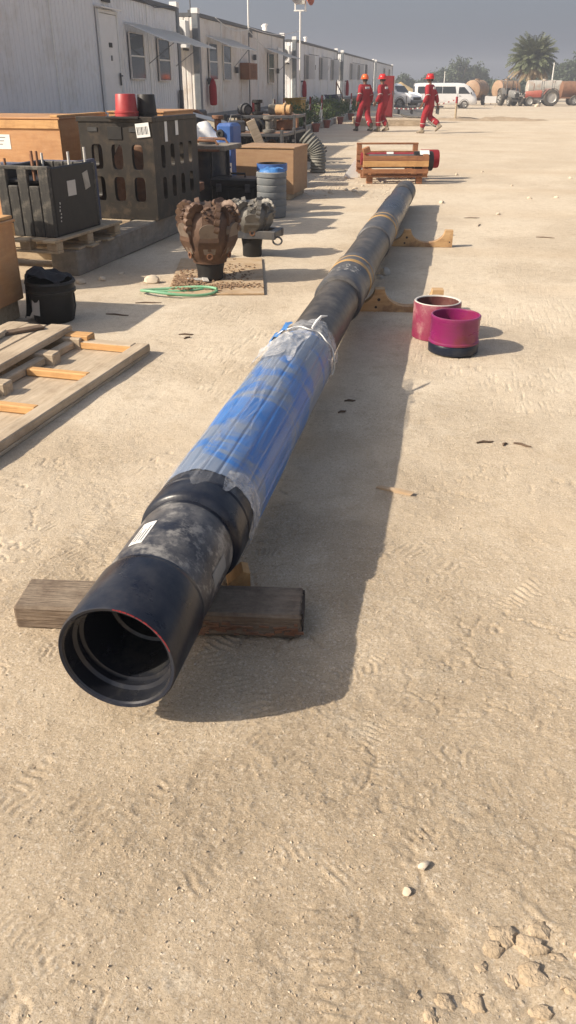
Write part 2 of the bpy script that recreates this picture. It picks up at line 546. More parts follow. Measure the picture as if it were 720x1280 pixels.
def make_ground():
    yf = list(np.arange(0.30, 2.7, 0.0052))
    ys = [-500, -200, -60, -15, -5, -2, -0.9, -0.3, 0.0, 0.15] + yf + grade(yf[-1] + 0.0055, 500, 0.0058, 40, 1.013)
    xf = list(np.arange(-1.75, 1.05, 0.0056))
    right = grade(xf[-1] + 0.006, 500, 0.0065, 45, 1.045)
    left = [-p for p in grade(-xf[0] + 0.006, 500, 0.0065, 45, 1.022)][::-1]
    xs = left + xf + right
    xs = np.array(xs)
    ys = np.array(ys)
    X, Y = np.meshgrid(xs, ys)
    sp_ = np.maximum(np.gradient(xs)[None, :], np.gradient(ys)[:, None])       # coarse cells carry no fine relief
    h48 = 1 - sstep(sp_, 0.006, 0.016)
    h15 = 1 - sstep(sp_, 0.016, 0.05)
    h7 = 1 - sstep(sp_, 0.03, 0.1)
    fade = 1.0 / (1.0 + np.maximum(Y - 3, 0) * 0.05)
    Z = (fbm(X * 0.55, Y * 0.55, 1, 3) - 0.5) * 0.03
    Z += (fbm(X * 2.3, Y * 2.3, 5, 3) - 0.5) * 0.014
    f1 = fbm(X * 15, Y * 15, 9, 4, 0.6)
    rough = 0.75 * sstep(fbm(X * 1.3, Y * 1.3, 21, 3), 0.22, 0.78) + 0.25 * sstep(fbm(X * 5.0, Y * 5.0, 23, 3), 0.4, 0.6)          # churned crust against trodden smooth
    Z += (f1 - 0.5) * 0.006 * (0.25 + 1.0 * rough) * h15
    f2 = fbm(X * 48, Y * 48, 13, 3, 0.6)
    Z += h48 * (np.maximum(f2 - 0.55, 0) * 0.016 * (0.1 + rough) + (NP.rand(*X.shape) - 0.5) * 0.0016 * (0.4 + rough))
    crack = np.abs(fbm(X * 7.0, Y * 7.0, 61, 4) - 0.5)
    Z -= h7 * 0.006 * (1 - sstep(crack, 0.0, 0.022)) * sstep(fbm(X * 1.9, Y * 1.9, 63, 2), 0.45, 0.6)
    # cracked, heaved crust by the clods
    hv = np.exp(-(((X - 0.33) / 0.26) ** 2 + ((Y - 0.92) / 0.2) ** 2))
    cell = fbm(X * 9 + 2 * fbm(X * 5, Y * 5, 31, 2), Y * 9, 33, 2)
    Z += hv * (np.abs(cell - 0.5) * 0.07 - 0.012)
    # boot prints with tread bars
    rs = np.random.RandomState(5)
    for k in range(120):
        if k < 85:
            px, py = rs.uniform(-1.3, 0.8), rs.uniform(0.5, 2.6)
        else:
            px, py = rs.uniform(-1.8, 1.4), rs.uniform(2.4, 5.0)
        ang = rs.normal(0.3, 0.9) if rs.rand() < 0.7 else rs.uniform(0, 6.28)
        ix = np.where((xs > px - .2) & (xs < px + .2))[0]
        iy = np.where((ys > py - .2) & (ys < py + .2))[0]
        if len(ix) < 3 or len(iy) < 3:
            continue
        sub = np.s_[iy[0]:iy[-1] + 1, ix[0]:ix[-1] + 1]
        dx = X[sub] - px
        dy = Y[sub] - py
        u = dx * math.cos(ang) + dy * math.sin(ang)
        v = -dx * math.sin(ang) + dy * math.cos(ang)
        wdt = 0.046 - 0.012 * np.exp(-((v + 0.02) / 0.04) ** 2)
        ins = sstep(1 - np.abs(u) / wdt, -0.05, 0.3) * sstep(1 - np.abs(v) / 0.145, -0.02, 0.1)
        per = rs.choice([0.018, 0.022, 0.026])
        style = rs.randint(3)
        ph = v + (0.35 * np.abs(u) if style == 0 else (0.0 if style == 1 else 0.3 * np.sin(u * 60) * 0.02))
        ph = ph + 0.030 * (fbm(X[sub] * 16, Y[sub] * 16, 90 + k, 2) - 0.5)
        tr = 0.5 + 0.5 * np.tanh(3 * np.sin(ph / per * 2 * PI))
        msk = sstep(fbm(X[sub] * 11, Y[sub] * 11, 40 + k, 3), 0.44, 0.66)
        dep = rs.uniform(0.0025, 0.006)
        Z[sub] = Z[sub] * (1 - 0.3 * ins * msk) + h48[sub] * ins * msk * (-dep * 0.6 + dep * tr)
    # low spoil ridge beyond the walkers
    Z += 0.13 * np.exp(-((Y - 40.6 - 0.6 * np.sin(X * 0.7)) / 0.8) ** 2) * sstep(X, -2.5, -0.8) * (0.5 + fbm(X * 1.2, Y * 1.2, 50, 3))
    Z *= fade
    Z = np.where(Y > 120, 0, Z) + yard_drop(X, Y)
    Z -= 0.002
    ny, nx = X.shape
    co = np.stack([X, Y, Z], -1).reshape(-1, 3).astype(np.float32)
    i = np.arange(ny - 1)[:, None] * nx + np.arange(nx - 1)[None, :]
    q = np.stack([i, i + 1, i + nx + 1, i + nx], -1).reshape(-1).astype(np.int32)
    me = bpy.data.meshes.new('ground')
    nf = (ny - 1) * (nx - 1)
    me.vertices.add(len(co))
    me.vertices.foreach_set('co', co.ravel())
    me.loops.add(nf * 4)
    me.loops.foreach_set('vertex_index', q)
    me.polygons.add(nf)
    me.polygons.foreach_set('loop_start', np.arange(nf, dtype=np.int32) * 4)
    me.polygons.foreach_set('use_smooth', np.ones(nf, dtype=bool))
    me.update(calc_edges=True)
    at = me.attributes.new('churned', 'FLOAT', 'POINT')
    at.data.foreach_set('value', rough.astype(np.float32).ravel())
    return me, xs, ys, Z


def ground_material():
    m = bpy.data.materials.new('gypsum_sand')
    m.use_nodes = True
    t = m.node_tree
    N, L = t.nodes, t.links
    b = N['Principled BSDF']
    tc = N.new('ShaderNodeTexCoord')

    def noise(s, d=6, r=0.6):
        n = N.new('ShaderNodeTexNoise')
        n.inputs['Scale'].default_value = s
        n.inputs['Detail'].default_value = d
        n.inputs['Roughness'].default_value = r
        L.new(tc.outputs['Object'], n.inputs['Vector'])
        return n

    def ramp(src, p0, p1, c0, c1):
        r = N.new('ShaderNodeValToRGB')
        r.color_ramp.elements[0].position = p0
        r.color_ramp.elements[1].position = p1
        r.color_ramp.elements[0].color = (*c0, 1)
        r.color_ramp.elements[1].color = (*c1, 1)
        L.new(src, r.inputs['Fac'])
        return r.outputs[0]

    def mix(f, a, c):
        x = N.new('ShaderNodeMix')
        x.data_type = 'RGBA'
        if isinstance(f, float):
            x.inputs[0].default_value = f
        else:
            L.new(f, x.inputs[0])
        for v_, k in ((a, 6), (c, 7)):
            if isinstance(v_, tuple):
                x.inputs[k].default_value = (*v_, 1)
            else:
                L.new(v_, x.inputs[k])
        return x.outputs[2]
    base = ramp(noise(1.1, 7).outputs[0], 0.36, 0.66, (0.62, 0.525, 0.395), (0.73, 0.645, 0.505))
    fine = ramp(noise(26, 8, 0.7).outputs[0], 0.3, 0.7, (0.55, 0.455, 0.335), (0.74, 0.65, 0.515))
    col = mix(0.5, base, fine)
    # browner mix at the near end of the yard, paler sand farther up
    sp = N.new('ShaderNodeSeparateXYZ')
    L.new(tc.outputs['Object'], sp.inputs[0])
    ad = N.new('ShaderNodeMath')
    ad.operation = 'MULTIPLY_ADD'
    L.new(noise(0.9, 4).outputs[0], ad.inputs[0])
    ad.inputs[1].default_value = 2.6
    L.new(sp.outputs['Y'], ad.inputs[2])
    mr = N.new('ShaderNodeMapRange')
    mr.interpolation_type = 'SMOOTHSTEP'
    mr.inputs[1].default_value = 2.6
    mr.inputs[2].default_value = 6.0
    L.new(ad.outputs[0], mr.inputs[0])
    browner = mix(0.6, col, (0.385, 0.28, 0.17))
    col = mix(mr.outputs[0], browner, col)
    # churned crust is loose and browner, trodden crust is pale and smooth
    an = N.new('ShaderNodeAttribute')
    an.attribute_name = 'churned'
    rm = N.new('ShaderNodeMath')
    rm.operation = 'MULTIPLY_ADD'
    rm.inputs[1].default_value = 0.55
    L.new(noise(9, 8, 0.75).outputs[0], rm.inputs[0])
    L.new(an.outputs['Fac'], rm.inputs[2])
    rmr = N.new('ShaderNodeMapRange')
    rmr.inputs[1].default_value = 0.35
    rmr.inputs[2].default_value = 1.15
    L.new(rm.outputs[0], rmr.inputs[0])
    rk = N.new('ShaderNodeMath')
    rk.operation = 'MULTIPLY'
    rk.inputs[1].default_value = 0.26
    L.new(rmr.outputs[0], rk.inputs[0])
    pal = mix(0.3, col, (0.62, 0.53, 0.405))
    col = mix(rk.outputs[0], pal, (0.42, 0.305, 0.19))
    # pale gypsum blotches, dark specks and wheel-worn tan streaks
    col = mix(ramp(noise(4.2, 8, 0.72).outputs[0], 0.56, 0.72, (0, 0, 0), (0.5,) * 3), col, (0.72, 0.65, 0.53))
    col = mix(ramp(noise(2.3, 8, 0.7).outputs[0], 0.57, 0.75, (0, 0, 0), (0.4,) * 3), col, (0.46, 0.36, 0.25))
    col = mix(ramp(noise(75, 3, 0.6).outputs[0], 0.56, 0.7, (0, 0, 0), (0.5,) * 3), col, (0.33, 0.25, 0.165))
    col = mix(ramp(noise(190, 3, 0.6).outputs[0], 0.52, 0.66, (0, 0, 0), (0.55,) * 3), col, (0.25, 0.18, 0.115))
    col = mix(ramp(noise(130, 3, 0.6).outputs[0], 0.54, 0.68, (0, 0, 0), (0.55,) * 3), col, (0.78, 0.70, 0.58))
    col = mix(ramp(noise(11, 9, 0.75).outputs[0], 0.5, 0.64, (0, 0, 0), (0.45,) * 3), col, (0.42, 0.33, 0.225))
    vm = N.new('ShaderNodeVectorMath')
    vm.operation = 'MULTIPLY'
    vm.inputs[1].default_value = (0.05, 0.55, 1)
    L.new(tc.outputs['Object'], vm.inputs[0])
    ns = N.new('ShaderNodeTexNoise')
    ns.inputs['Scale'].default_value = 1.0
    ns.inputs['Detail'].default_value = 6
    L.new(vm.outputs[0], ns.inputs['Vector'])
    col = mix(ramp(ns.outputs[0], 0.52, 0.66, (0, 0, 0), (0.5,) * 3), col, (0.53, 0.41, 0.275))
    L.new(col, b.inputs['Base Color'])
    b.inputs['Roughness'].default_value = 0.95
    b.inputs['Specular IOR Level'].default_value = 0.2
    b1 = N.new('ShaderNodeBump')
    b1.inputs['Strength'].default_value = 0.75
    b1.inputs['Distance'].default_value = 0.007
    L.new(noise(120, 10, 0.78).outputs[0], b1.inputs['Height'])
    b2 = N.new('ShaderNodeBump')
    b2.inputs['Strength'].default_value = 0.55
    b2.inputs['Distance'].default_value = 0.03
    L.new(noise(17, 9, 0.78).outputs[0], b2.inputs['Height'])
    for bn, lo, hi in ((b1, 0.5, 0.85), (b2, 0.25, 0.6)):
        q = N.new('ShaderNodeMapRange')
        q.inputs[3].default_value = lo
        q.inputs[4].default_value = hi
        L.new(rmr.outputs[0], q.inputs[0])
        L.new(q.outputs[0], bn.inputs['Strength'])
    L.new(b1.outputs[0], b2.inputs['Normal'])
    L.new(b2.outputs[0], b.inputs['Normal'])
    return m


gme, GXS, GYS, GZ_ = make_ground()
MATS['gypsum_sand'] = ground_material()
gme.materials.append(MATS['gypsum_sand'])
ground = bpy.data.objects.new('ground', gme)
C.objects.link(ground)
tag(ground, kind='structure')


def gz(x, y):
    i = int(np.clip(np.searchsorted(GYS, y), 1, len(GYS) - 1))
    j = int(np.clip(np.searchsorted(GXS, x), 1, len(GXS) - 1))
    return float(GZ_[i, j])


# gravel: pebbles nobody could count
def pebble(r, rs):
    vs = []
    for (x, y, z) in [(1, 0, 0), (-1, 0, 0), (0, 1, 0), (0, -1, 0), (0, 0, 1), (0, 0, -1), (.6, .6, .5), (-.6, .6, .5), (.6, -.6, .5), (-.6, -.6, .5)]:
        k = r * rs.uniform(0.7, 1.25)
        vs.append((x * k, y * k * 0.85, z * k * 0.6))
    fs = [(6, 4, 8), (6, 8, 0), (6, 0, 2), (6, 2, 4), (7, 2, 1), (7, 4, 2), (7, 1, 9), (7, 9, 4), (9, 8, 4), (9, 3, 8), (9, 1, 3), (3, 0, 8),
          (5, 2, 0), (5, 1, 2), (5, 3, 1), (5, 0, 3)]
    return vs, fs


def scatter(n, seed, near, far, power, rlo, rhi, rpow, keep, grow):
    """thousands of small lumps as one mesh: jittered octahedra"""
    rs = np.random.RandomState(seed)
    y = near + (far - near) * rs.rand(n) ** power
    x = -0.187 * y + rs.uniform(-0.62, 0.62, n) * (0.9 + y * 0.62)
    m = fbm(x * 1.3, y * 1.3, 21, 3)
    ok = (m + rs.uniform(-.3, .3, n) > keep)
    x, y = x[ok], y[ok]
    n = len(x)
    r = (rlo + (rhi - rlo) * rs.rand(n) ** rpow) * (1 + grow * np.maximum(y - 2.5, 0))
    r = np.minimum(r, 0.03)
    base = np.array([(1, 0, 0), (-1, 0, 0), (0, 1, 0), (0, -1, 0), (0, 0, .8), (0, 0, -.8)], float)
    a = rs.uniform(0, 6.28, n)
    P = base[None] * r[:, None, None] * rs.uniform(.6, 1.35, (n, 6, 1))
    P += rs.uniform(-.3, .3, (n, 6, 3)) * r[:, None, None]
    ca, sa = np.cos(a)[:, None], np.sin(a)[:, None]
    X = P[:, :, 0] * ca - P[:, :, 1] * sa + x[:, None]
    Y = P[:, :, 0] * sa + P[:, :, 1] * ca + y[:, None]
    iy = np.clip(np.searchsorted(GYS, y), 1, len(GYS) - 1)
    ix = np.clip(np.searchsorted(GXS, x), 1, len(GXS) - 1)
    Z = P[:, :, 2] * .75 + (GZ_[iy, ix] + r * .15)[:, None]
    V = np.stack([X, Y, Z], -1).reshape(-1, 3)
    tri = np.array([(0, 2, 4), (2, 1, 4), (1, 3, 4), (3, 0, 4), (2, 0, 5), (1, 2, 5), (3, 1, 5), (0, 3, 5)])
    F = (tri[None] + 6 * np.arange(n)[:, None, None]).reshape(-1, 3)
    return V.tolist(), F.tolist()


v_, f_ = scatter(40000, 3, .5, 4.6, 1.7, .0011, .0042, 3.0, .47, .12)
tag(MB().add(v_, f_).build('sand_crumbs', 'gypsum_sand', None, 60), 'fine crumbs of dry sand crust over the yard floor', 'sand', kind='stuff')
v_, f_ = scatter(2600, 8, .55, 17, 2.2, .0016, .0055, 5.0, .44, .14)
gv = MB().add(v_, f_)
rs = np.random.RandomState(6)
for k in range(420):
    y, x = 12.5 + 4.5 * rs.rand(), rs.uniform(-2.4, -0.6)
    r = rs.uniform(.006, .02)
    v_, f_ = pebble(r, rs)
    gv.add(v_, f_, Matrix.Translation((x, y, gz(x, y) + r * .1)))
tag(gv.build('gravel', 'stone_pale', None, 60), 'loose pale gravel scattered over the sandy yard', 'gravel', kind='stuff')
# ------------------------------------------------------------------ the casing pipe
PX, PY, PZ = -0.712, 1.475, 0.236
pipe = thing('casing_pipe', 'long dark steel casing pipe with blue plastic wrapped section and open box end', 'pipe', (PX, PY, 0),
             rot=(rad(-0.22), 0, rad(-0.75)))
MP = Matrix.Translation((0, 0, PZ)) @ ALONG('y')          # lathe Z becomes pipe +Y


def sec(name, prof, m, parent=pipe, n=72, jit=None, smooth=35):
    return MB().lathe(prof, n, MP, jit=jit).build(name, m, parent, smooth)


R0 = 0.156
cp = sec('box_end', [(R0 - .012, 0.002), (R0 - .004, -.001), (R0, .006), (R0, .235), (R0 - .002, .245), (R0 - .005, .25), (R0 - .006, .262)], 'steel_navy', n=96)
sec('bore', [(R0 - .012, 0.002), (R0 - .0165, .006), (R0 - .018, .05), (R0 - .028, .056), (R0 - .028, .064), (R0 - .0225, .068), (R0 - .024, .078), (R0 - .034, .082),
             (R0 - .036, .24), (R0 - .046, .244), (R0 - .046, .252), (R0 - .04, .256), (R0 - .045, .55), (0.001, .56)], 'steel_bore', cp, n=96)
lm = MB()
for k in range(26):
    a = rad(20 + k * 2.6 + random.uniform(-1, 1))
    r = R0 - 0.004
    lm.box((r * math.cos(a), -0.002, PZ + r * math.sin(a)), (0.0065, 0.002, random.uniform(.0015, .004)), (0, -a - PI / 2, 0), ch=0)
lm.build('paint_ring', 'red_paint', cp)
b1 = sec('pipe_body', [(R0 - .006, .255), (R0 - .007, .275), (R0 - .005, .28), (R0 - .005, .56), (R0 - .008, .575)], 'steel_dusty', n=96)
RC = 0.167
sec('collar', [(R0 - .008, .57), (R0 - .010, .595), (RC - .010, .60), (RC - .003, .607), (RC, .62), (RC, .70), (RC - .006, .706), (RC - .006, .712), (RC - .001, .718), (RC - .001, .775), (RC - .012, .785)], 'steel_navy', n=96)


def curved_label(name, s0, s1, a0, a1, r, m, parent, n=10):
    mb = MB()
    vs = []
    for i in range(n + 1):
        a = a0 + (a1 - a0) * i / n
        for s_ in (s0, s1):
            vs.append((r * math.cos(a), s_, PZ + r * math.sin(a)))
    fs = [(2 * i, 2 * i + 1, 2 * i + 3, 2 * i + 2) for i in range(n)]
    mb.add(vs, fs)
    return mb.build(name, m, parent, 60)


lab = curved_label('paper_label', .325, .455, rad(106), rad(123), R0 - .0035, 'white_plain', b1)
for i in range(4):
    curved_label('print_line', .338 + .004 * (i % 2), .43 - .018 * (i % 3), rad(108.5 + i * 3.6), rad(109.6 + i * 3.6), R0 - .0028, 'print_black', b1, 2)
curved_label('paper_label', .36, .48, rad(-2), rad(16), R0 - .0035, 'bin_grey', b1)

# blue plastic wrapped stretch: a bundle of flat slats under loose clear film
W0, W1, RW = .775, 2.56, 0.168
nr, na = 46, 120
rsw = np.random.RandomState(4)
vs = []
for i in range(nr + 1):
    s_ = W0 + (W1 - W0) * i / nr
    for k in range(na):
        a = 2 * PI * k / na
        kk = k % 6
        slat = -0.0028 if kk == 0 else 0.0
        r = RW + slat + 0.006 * (float(vnoise(np.array(a * 3.0), np.array(s_ * 4), 2)) - .5)
        if i >= nr - 1:
            r -= 0.012 + .01 * float(vnoise(np.array(a * 5.0), np.array(s_ * 3), 8))
        vs.append((r * math.cos(a), s_, PZ + r * math.sin(a)))
fs = [(i * na + k, (i + 1) * na + k, (i + 1) * na + (k + 1) % na, i * na + (k + 1) % na) for i in range(nr) for k in range(na)]


def blue_wrap_material():
    m = mat('blue_wrap', (0.010, 0.115, 0.40), (0.016, 0.17, 0.52), 5, 0.38, 0, 0.1, grain=(8, 0.6, 8))
    t = m.node_tree
    N, L = t.nodes, t.links
    b = N['Principled BSDF']
    tc = N.new('ShaderNodeTexCoord')
    n = N.new('ShaderNodeTexNoise')
    n.inputs['Scale'].default_value = 2.2
    n.inputs['Detail'].default_value = 7
    n.inputs['Roughness'].default_value = 0.6
    n.inputs['Distortion'].default_value = 0.8
    L.new(tc.outputs['Object'], n.inputs['Vector'])
    r = N.new('ShaderNodeMapRange')
    r.inputs[1].default_value = 0.46
    r.inputs[2].default_value = 0.52
    r.inputs[3].default_value = 0.04
    r.inputs[4].default_value = 0.85
    L.new(n.outputs[0], r.inputs[0])
    mx = N.new('ShaderNodeMix')
    mx.data_type = 'RGBA'
    old = b.inputs['Base Color'].links[0].from_socket
    L.new(r.outputs[0], mx.inputs[0])
    L.new(old, mx.inputs[6])
    mx.inputs[7].default_value = (0.19, 0.225, 0.275, 1)          # milky dust under the film
    L.new(mx.outputs[2], b.inputs['Base Color'])
    return m


blue_wrap_material()
wrap = MB().add(vs, fs).build('blue_wrap', 'blue_wrap', pipe, 18)


def film_material():
    m = bpy.data.materials.new('clear_film')
    m.use_nodes = True
    t = m.node_tree
    N, L = t.nodes, t.links
    b = N['Principled BSDF']
    b.inputs['Base Color'].default_value = (0.62, 0.63, 0.65, 1)
    b.inputs['Roughness'].default_value = 0.2
    tc = N.new('ShaderNodeTexCoord')
    vm = N.new('ShaderNodeVectorMath')
    vm.operation = 'MULTIPLY'
    vm.inputs[1].default_value = (6, 0.8, 6)
    L.new(tc.outputs['Object'], vm.inputs[0])
    n = N.new('ShaderNodeTexNoise')
    n.inputs['Scale'].default_value = 2.4
    n.inputs['Detail'].default_value = 6
    n.inputs['Roughness'].default_value = 0.7
    n.inputs['Distortion'].default_value = 1.2
    L.new(vm.outputs[0], n.inputs['Vector'])
    r = N.new('ShaderNodeMapRange')
    r.inputs[1].default_value = 0.46
    r.inputs[2].default_value = 0.74
    r.inputs[3].default_value = 0.03
    r.inputs[4].default_value = 0.32
    L.new(n.outputs[0], r.inputs[0])
    L.new(r.outputs[0], b.inputs['Alpha'])
    bp = N.new('ShaderNodeBump')
    bp.inputs['Strength'].default_value = 0.5
    bp.inputs['Distance'].default_value = 0.012
    L.new(n.outputs[0], bp.inputs['Height'])
    L.new(bp.outputs[0], b.inputs['Normal'])
    MATS['clear_film'] = m


film_material()


def crumple_material():
    m = mat('crumpled_film', (0.55, 0.55, 0.55), (0.72, 0.72, 0.72), 8, 0.3, 0, 0.7, bscale=12, bdist=0.03)
    t = m.node_tree
    n = t.nodes.new('ShaderNodeTexNoise')
    n.inputs['Scale'].default_value = 7
    n.inputs['Detail'].default_value = 3
    n.inputs['Distortion'].default_value = 1.0
    r = t.nodes.new('ShaderNodeMapRange')
    r.inputs[1].default_value = 0.35
    r.inputs[2].default_value = 0.7
    r.inputs[3].default_value = 0.22
    r.inputs[4].default_value = 0.62
    t.links.new(n.outputs[0], r.inputs[0])
    t.links.new(r.outputs[0], t.nodes['Principled BSDF'].inputs['Alpha'])


crumple_material()


def film_sheet(name, s0, s1, a0, a1, r0, seed, amp=0.008, ns=40, nk=56, edge=0.04, wrink=3.0, fold=0.0, m='clear_film'):
    vs = []
    for i in range(ns + 1):
        for k in range(nk + 1):
            u, v_ = i / ns, k / nk
            a = a0 + (a1 - a0) * v_
            e = edge * (float(vnoise(np.array(a * 4.0), np.array(u * 0.5), seed)) - .5) * 2
            s_ = s0 + (s1 - s0) * u + e * (u if u > .5 else (1 - u)) * (1 if abs(u - .5) > .3 else 0)
            ea = 0.12 * (float(vnoise(np.array(s_ * 9.0), np.array(1.0), seed + 3)) - .5)
            a += ea
            fb = float(fbm(np.array(a * wrink + s_ * 1.5), np.array(s_ * 5.0), seed + 5, 3))
            rdg = abs(fb - .5) * 2
            r = r0 + amp * (1 - rdg) ** 3 + amp * 0.3 * fb
            edge_lift = fold * max(0, abs(v_ - .5) * 2 - .85) / .15
            vs.append(((r + edge_lift) * math.cos(a), s_, PZ + (r + edge_lift) * math.sin(a)))
    w_ = nk + 1
    fs = [(i * w_ + k, (i + 1) * w_ + k, (i + 1) * w_ + k + 1, i * w_ + k + 1) for i in range(ns) for k in range(nk)]
    return MB().add(vs, fs).build(name, m, pipe, 80)


film_sheet('plastic_film', .70, 2.53, rad(-50), rad(205), RW + .003, 3, .004, 110, 90, 0.05, 2.0)
film_sheet('plastic_film', 2.02, 2.42, rad(70), rad(150), RW + .008, 8, .014, 60, 60, 0.1, 3.0, .01, 'crumpled_film')
film_sheet('plastic_film', .72, .85, rad(-40), rad(60), RC + .004, 12, .006, 16, 50, 0.05, m='crumpled_film')
film_sheet('plastic_film', 2.42, 2.68, rad(-30), rad(215), RW - .008, 17, .016, 24, 60, 0.05, 4.0, m='crumpled_film')
# raised crease ridges running along the wrap
for (a0_, s0_, s1_) in ((97, .95, 2.1), (84, 1.0, 1.9), (112, 1.3, 2.2), (63, 1.1, 2.3), (104, .85, 1.35)):
    pts = []
    for i in range(26):
        u = i / 25
        a = rad(a0_ + 7 * math.sin(u * 5 + a0_) + 3 * math.sin(u * 13))
        r = RW + .007
        pts.append((r * math.cos(a), s0_ + (s1_ - s0_) * u, PZ + r * math.sin(a)))
    rr = [.0012 + .0042 * math.sin(PI * i / 25) for i in range(26)]
    MB().tube(pts, rr, 6).build('film_crease', 'clear_film', pipe, 80)
# blue flap and white tie at the far end of the wrap
fl = MB()
vs = []
for i in range(9):
    for k in range(13):
        a = rad(112 + 44 * k / 12)
        s_ = 2.47 + .17 * i / 8 + .02 * math.sin(k * 2.1)
        r = RW + .012 + .006 * math.sin(k * 1.1 + i * .5) + .012 * i / 8 * math.sin(k * .7)
        vs.append((r * math.cos(a), s_, PZ + r * math.sin(a)))
fl.add(vs, [(i * 13 + k, (i + 1) * 13 + k, (i + 1) * 13 + k + 1, i * 13 + k + 1) for i in range(8) for k in range(12)])
fl.build('blue_flap', 'bag_blue', pipe, 80)
tie = []
for i in range(60):
    a = rad(-20 + 230 * i / 59)
    r = RW + .012
    tie.append((r * math.cos(a), 2.50 + .012 * math.sin(i * .7), PZ + r * math.sin(a)))
MB().tube(tie, .0035, 6).build('tie_string', 'white_plain', pipe, 60)
MB().tube([(.06, 2.5, PZ + RW + .01), (.075, 2.55, PZ + RW + .03), (.09, 2.60, PZ + RW + .045), (.115, 2.64, PZ + RW + .04)], [.006, .010, .007, .003], 6).build('tie_string', 'white_plain', pipe, 60)

sec('pipe_body', [(.140, 2.5), (.140, 3.87)], 'steel_black')
c2 = sec('collar', [(.140, 3.86), (.158, 3.865), (.163, 3.875), (.163, 4.05), (.1575, 4.06), (.1575, 4.30), (.160, 4.31), (.160, 4.74), (.150, 4.76)], 'steel_slate')
# scuffed white scrape marks across the collar
for k in range(46):
    a = rad(random.uniform(50, 140))
    s_ = random.uniform(4.08, 4.30)
    curved_label('scrape', s_, s_ + random.uniform(.004, .016), a, a + rad(random.uniform(1.5, 7)), .1582, 'tape_grey', c2, 3)
sec('yellow_band', [(.160, 4.40), (.1625, 4.401), (.1625, 4.47), (.160, 4.471)], 'yellow_paint')
sec('yellow_band', [(.160, 4.60), (.162, 4.601), (.162, 4.615), (.160, 4.616)], 'yellow_paint')
sec('pipe_body', [(.150, 4.76), (.147, 4.77), (.147, 6.1)], 'steel_black')
sec('collar', [(.147, 6.08), (.158, 6.09), (.160, 6.11), (.160, 6.6), (.156, 6.62), (.156, 7.15), (.15, 7.17)], 'steel_slate')
sec('yellow_band', [(.156, 6.74), (.1585, 6.742), (.1585, 6.83), (.156, 6.832)], 'yellow_paint')
sec('yellow_band', [(.156, 6.98), (.158, 6.982), (.158, 7.0), (.156, 7.002)], 'yellow_paint')
sec('pipe_body', [(.15, 7.17), (.148, 7.2), (.148, 7.75), (.152, 7.78), (.152, 8.75), (.14, 8.85), (.136, 8.9), (.136, 9.6)], 'steel_navy')
sec('end_protector', [(.136, 9.58), (.142, 9.59), (.142, 9.98), (.139, 10.1), (.141, 10.12), (.141, 10.32), (.13, 10.34), (.115, 10.34), (.115, 10.1), (.001, 10.1)], 'steel_black')

# ------------------------------------------------------------------ what carries it
bm_ = thing('timber_sleeper', 'weathered brown timber sleeper under the open end of the pipe', 'timber', (-0.775, 1.975, 0.0), rad(7.2))
B('beam', 'wood_beam', bm_, (0, 0, .0415), (0.89, 0.165, .083), ch=.008)
mb = MB()
for k in range(60):
    x = random.uniform(-.1, .44)
    mb.box((x, -.084, random.uniform(.008, .055)), (random.uniform(.01, .05), .006, random.uniform(.004, .012)), (0, random.uniform(-.2, .2), 0))
mb.build('splintered_edge', 'rust', bm_)
mb = MB()
for k in range(26):
    mb.box((.446, random.uniform(-.075, .075), random.uniform(.01, .074)), (.006, random.uniform(.01, .04), random.uniform(.006, .03)), (random.uniform(-.3, .3), 0, 0))
mb.box((.447, 0, .042), (.006, .135, .062), ch=.001)  # dark plate and chips paint the shade inside the hollow end
mb.build('dark_hollow_end', 'wood_end', bm_)
ck = thing('timber_chock', 'small fresh wood wedge beside the pipe behind the sleeper', 'chock', (-.585, 2.21, 0), rad(20))
ck.scale = (.75, .75, .8)
MB().prism([(-.05, 0), (.05, 0), (.05, .075), (.02, .085), (-.05, .03)], .09).build('wedge', 'wood_freshy', ck)

for (yy, rz, sx, lab_) in ((6.02, 7, -0.41, 'pale wooden saddle board with two scallops beside the magenta cans'), (8.78, 5, -0.355, 'wooden saddle board under the far half of the pipe, scallop empty')):
    cr = thing('saddle_board', lab_, 'saddle', (sx, yy, 0), rad(rz), 'saddle boards under the pipe')
    poly = [(-.39, 0), (.44, 0), (.44, .165)]
    for cx_ in (.185, -.235):
        for k in range(15):
            a = PI * k / 14
            poly.append((cx_ + .175 * math.cos(a), .165 - .125 * math.sin(a) * 1.0))
    poly.append((-.39, .165))
    # split into convex strips for a clean face
    mb = MB()
    xs_ = sorted(set([-.39, .44] + [q_ for q_ in (cx_ + .175 * math.cos(PI * k / 14) for cx_ in (.185, -.235) for k in range(15)) if q_ > -.39]))

    def top(x):
        for cx_ in (.185, -.235):
            q = 1 - ((x - cx_) / .175) ** 2
            if q > 0:
                return .165 - .125 * math.sqrt(q)
        return .165
    v0 = []
    for x in xs_:
        v0 += [(x, -.045, 0), (x, -.045, top(x)), (x, .045, 0), (x, .045, top(x))]
    f0 = []
    for i in range(len(xs_) - 1):
        a, b_ = 4 * i, 4 * i + 4
        f0 += [(a, b_, b_ + 1, a + 1), (a + 2, a + 3, b_ + 3, b_ + 2), (a + 1, b_ + 1, b_ + 3, a + 3), (a, a + 2, b_ + 2, b_)]
    n_ = 4 * (len(xs_) - 1)
    f0 += [(0, 1, 3, 2), (n_, n_ + 2, n_ + 3, n_ + 1)]
    mb.add(v0, f0)
    mb.build('board', 'wood_cradle', cr, 30)
    for (kx, kz, kr) in ((-.03, .09, .012), (.41, .05, .008), (-.05, .035, .01)):
        MB().lathe([(kr, 0), (kr * .7, .003), (.0005, .003)], 10, Matrix.Translation((kx, -.045, kz)) @ Matrix.Rotation(PI / 2, 4, 'X')).build('knot', 'wood_end', cr)

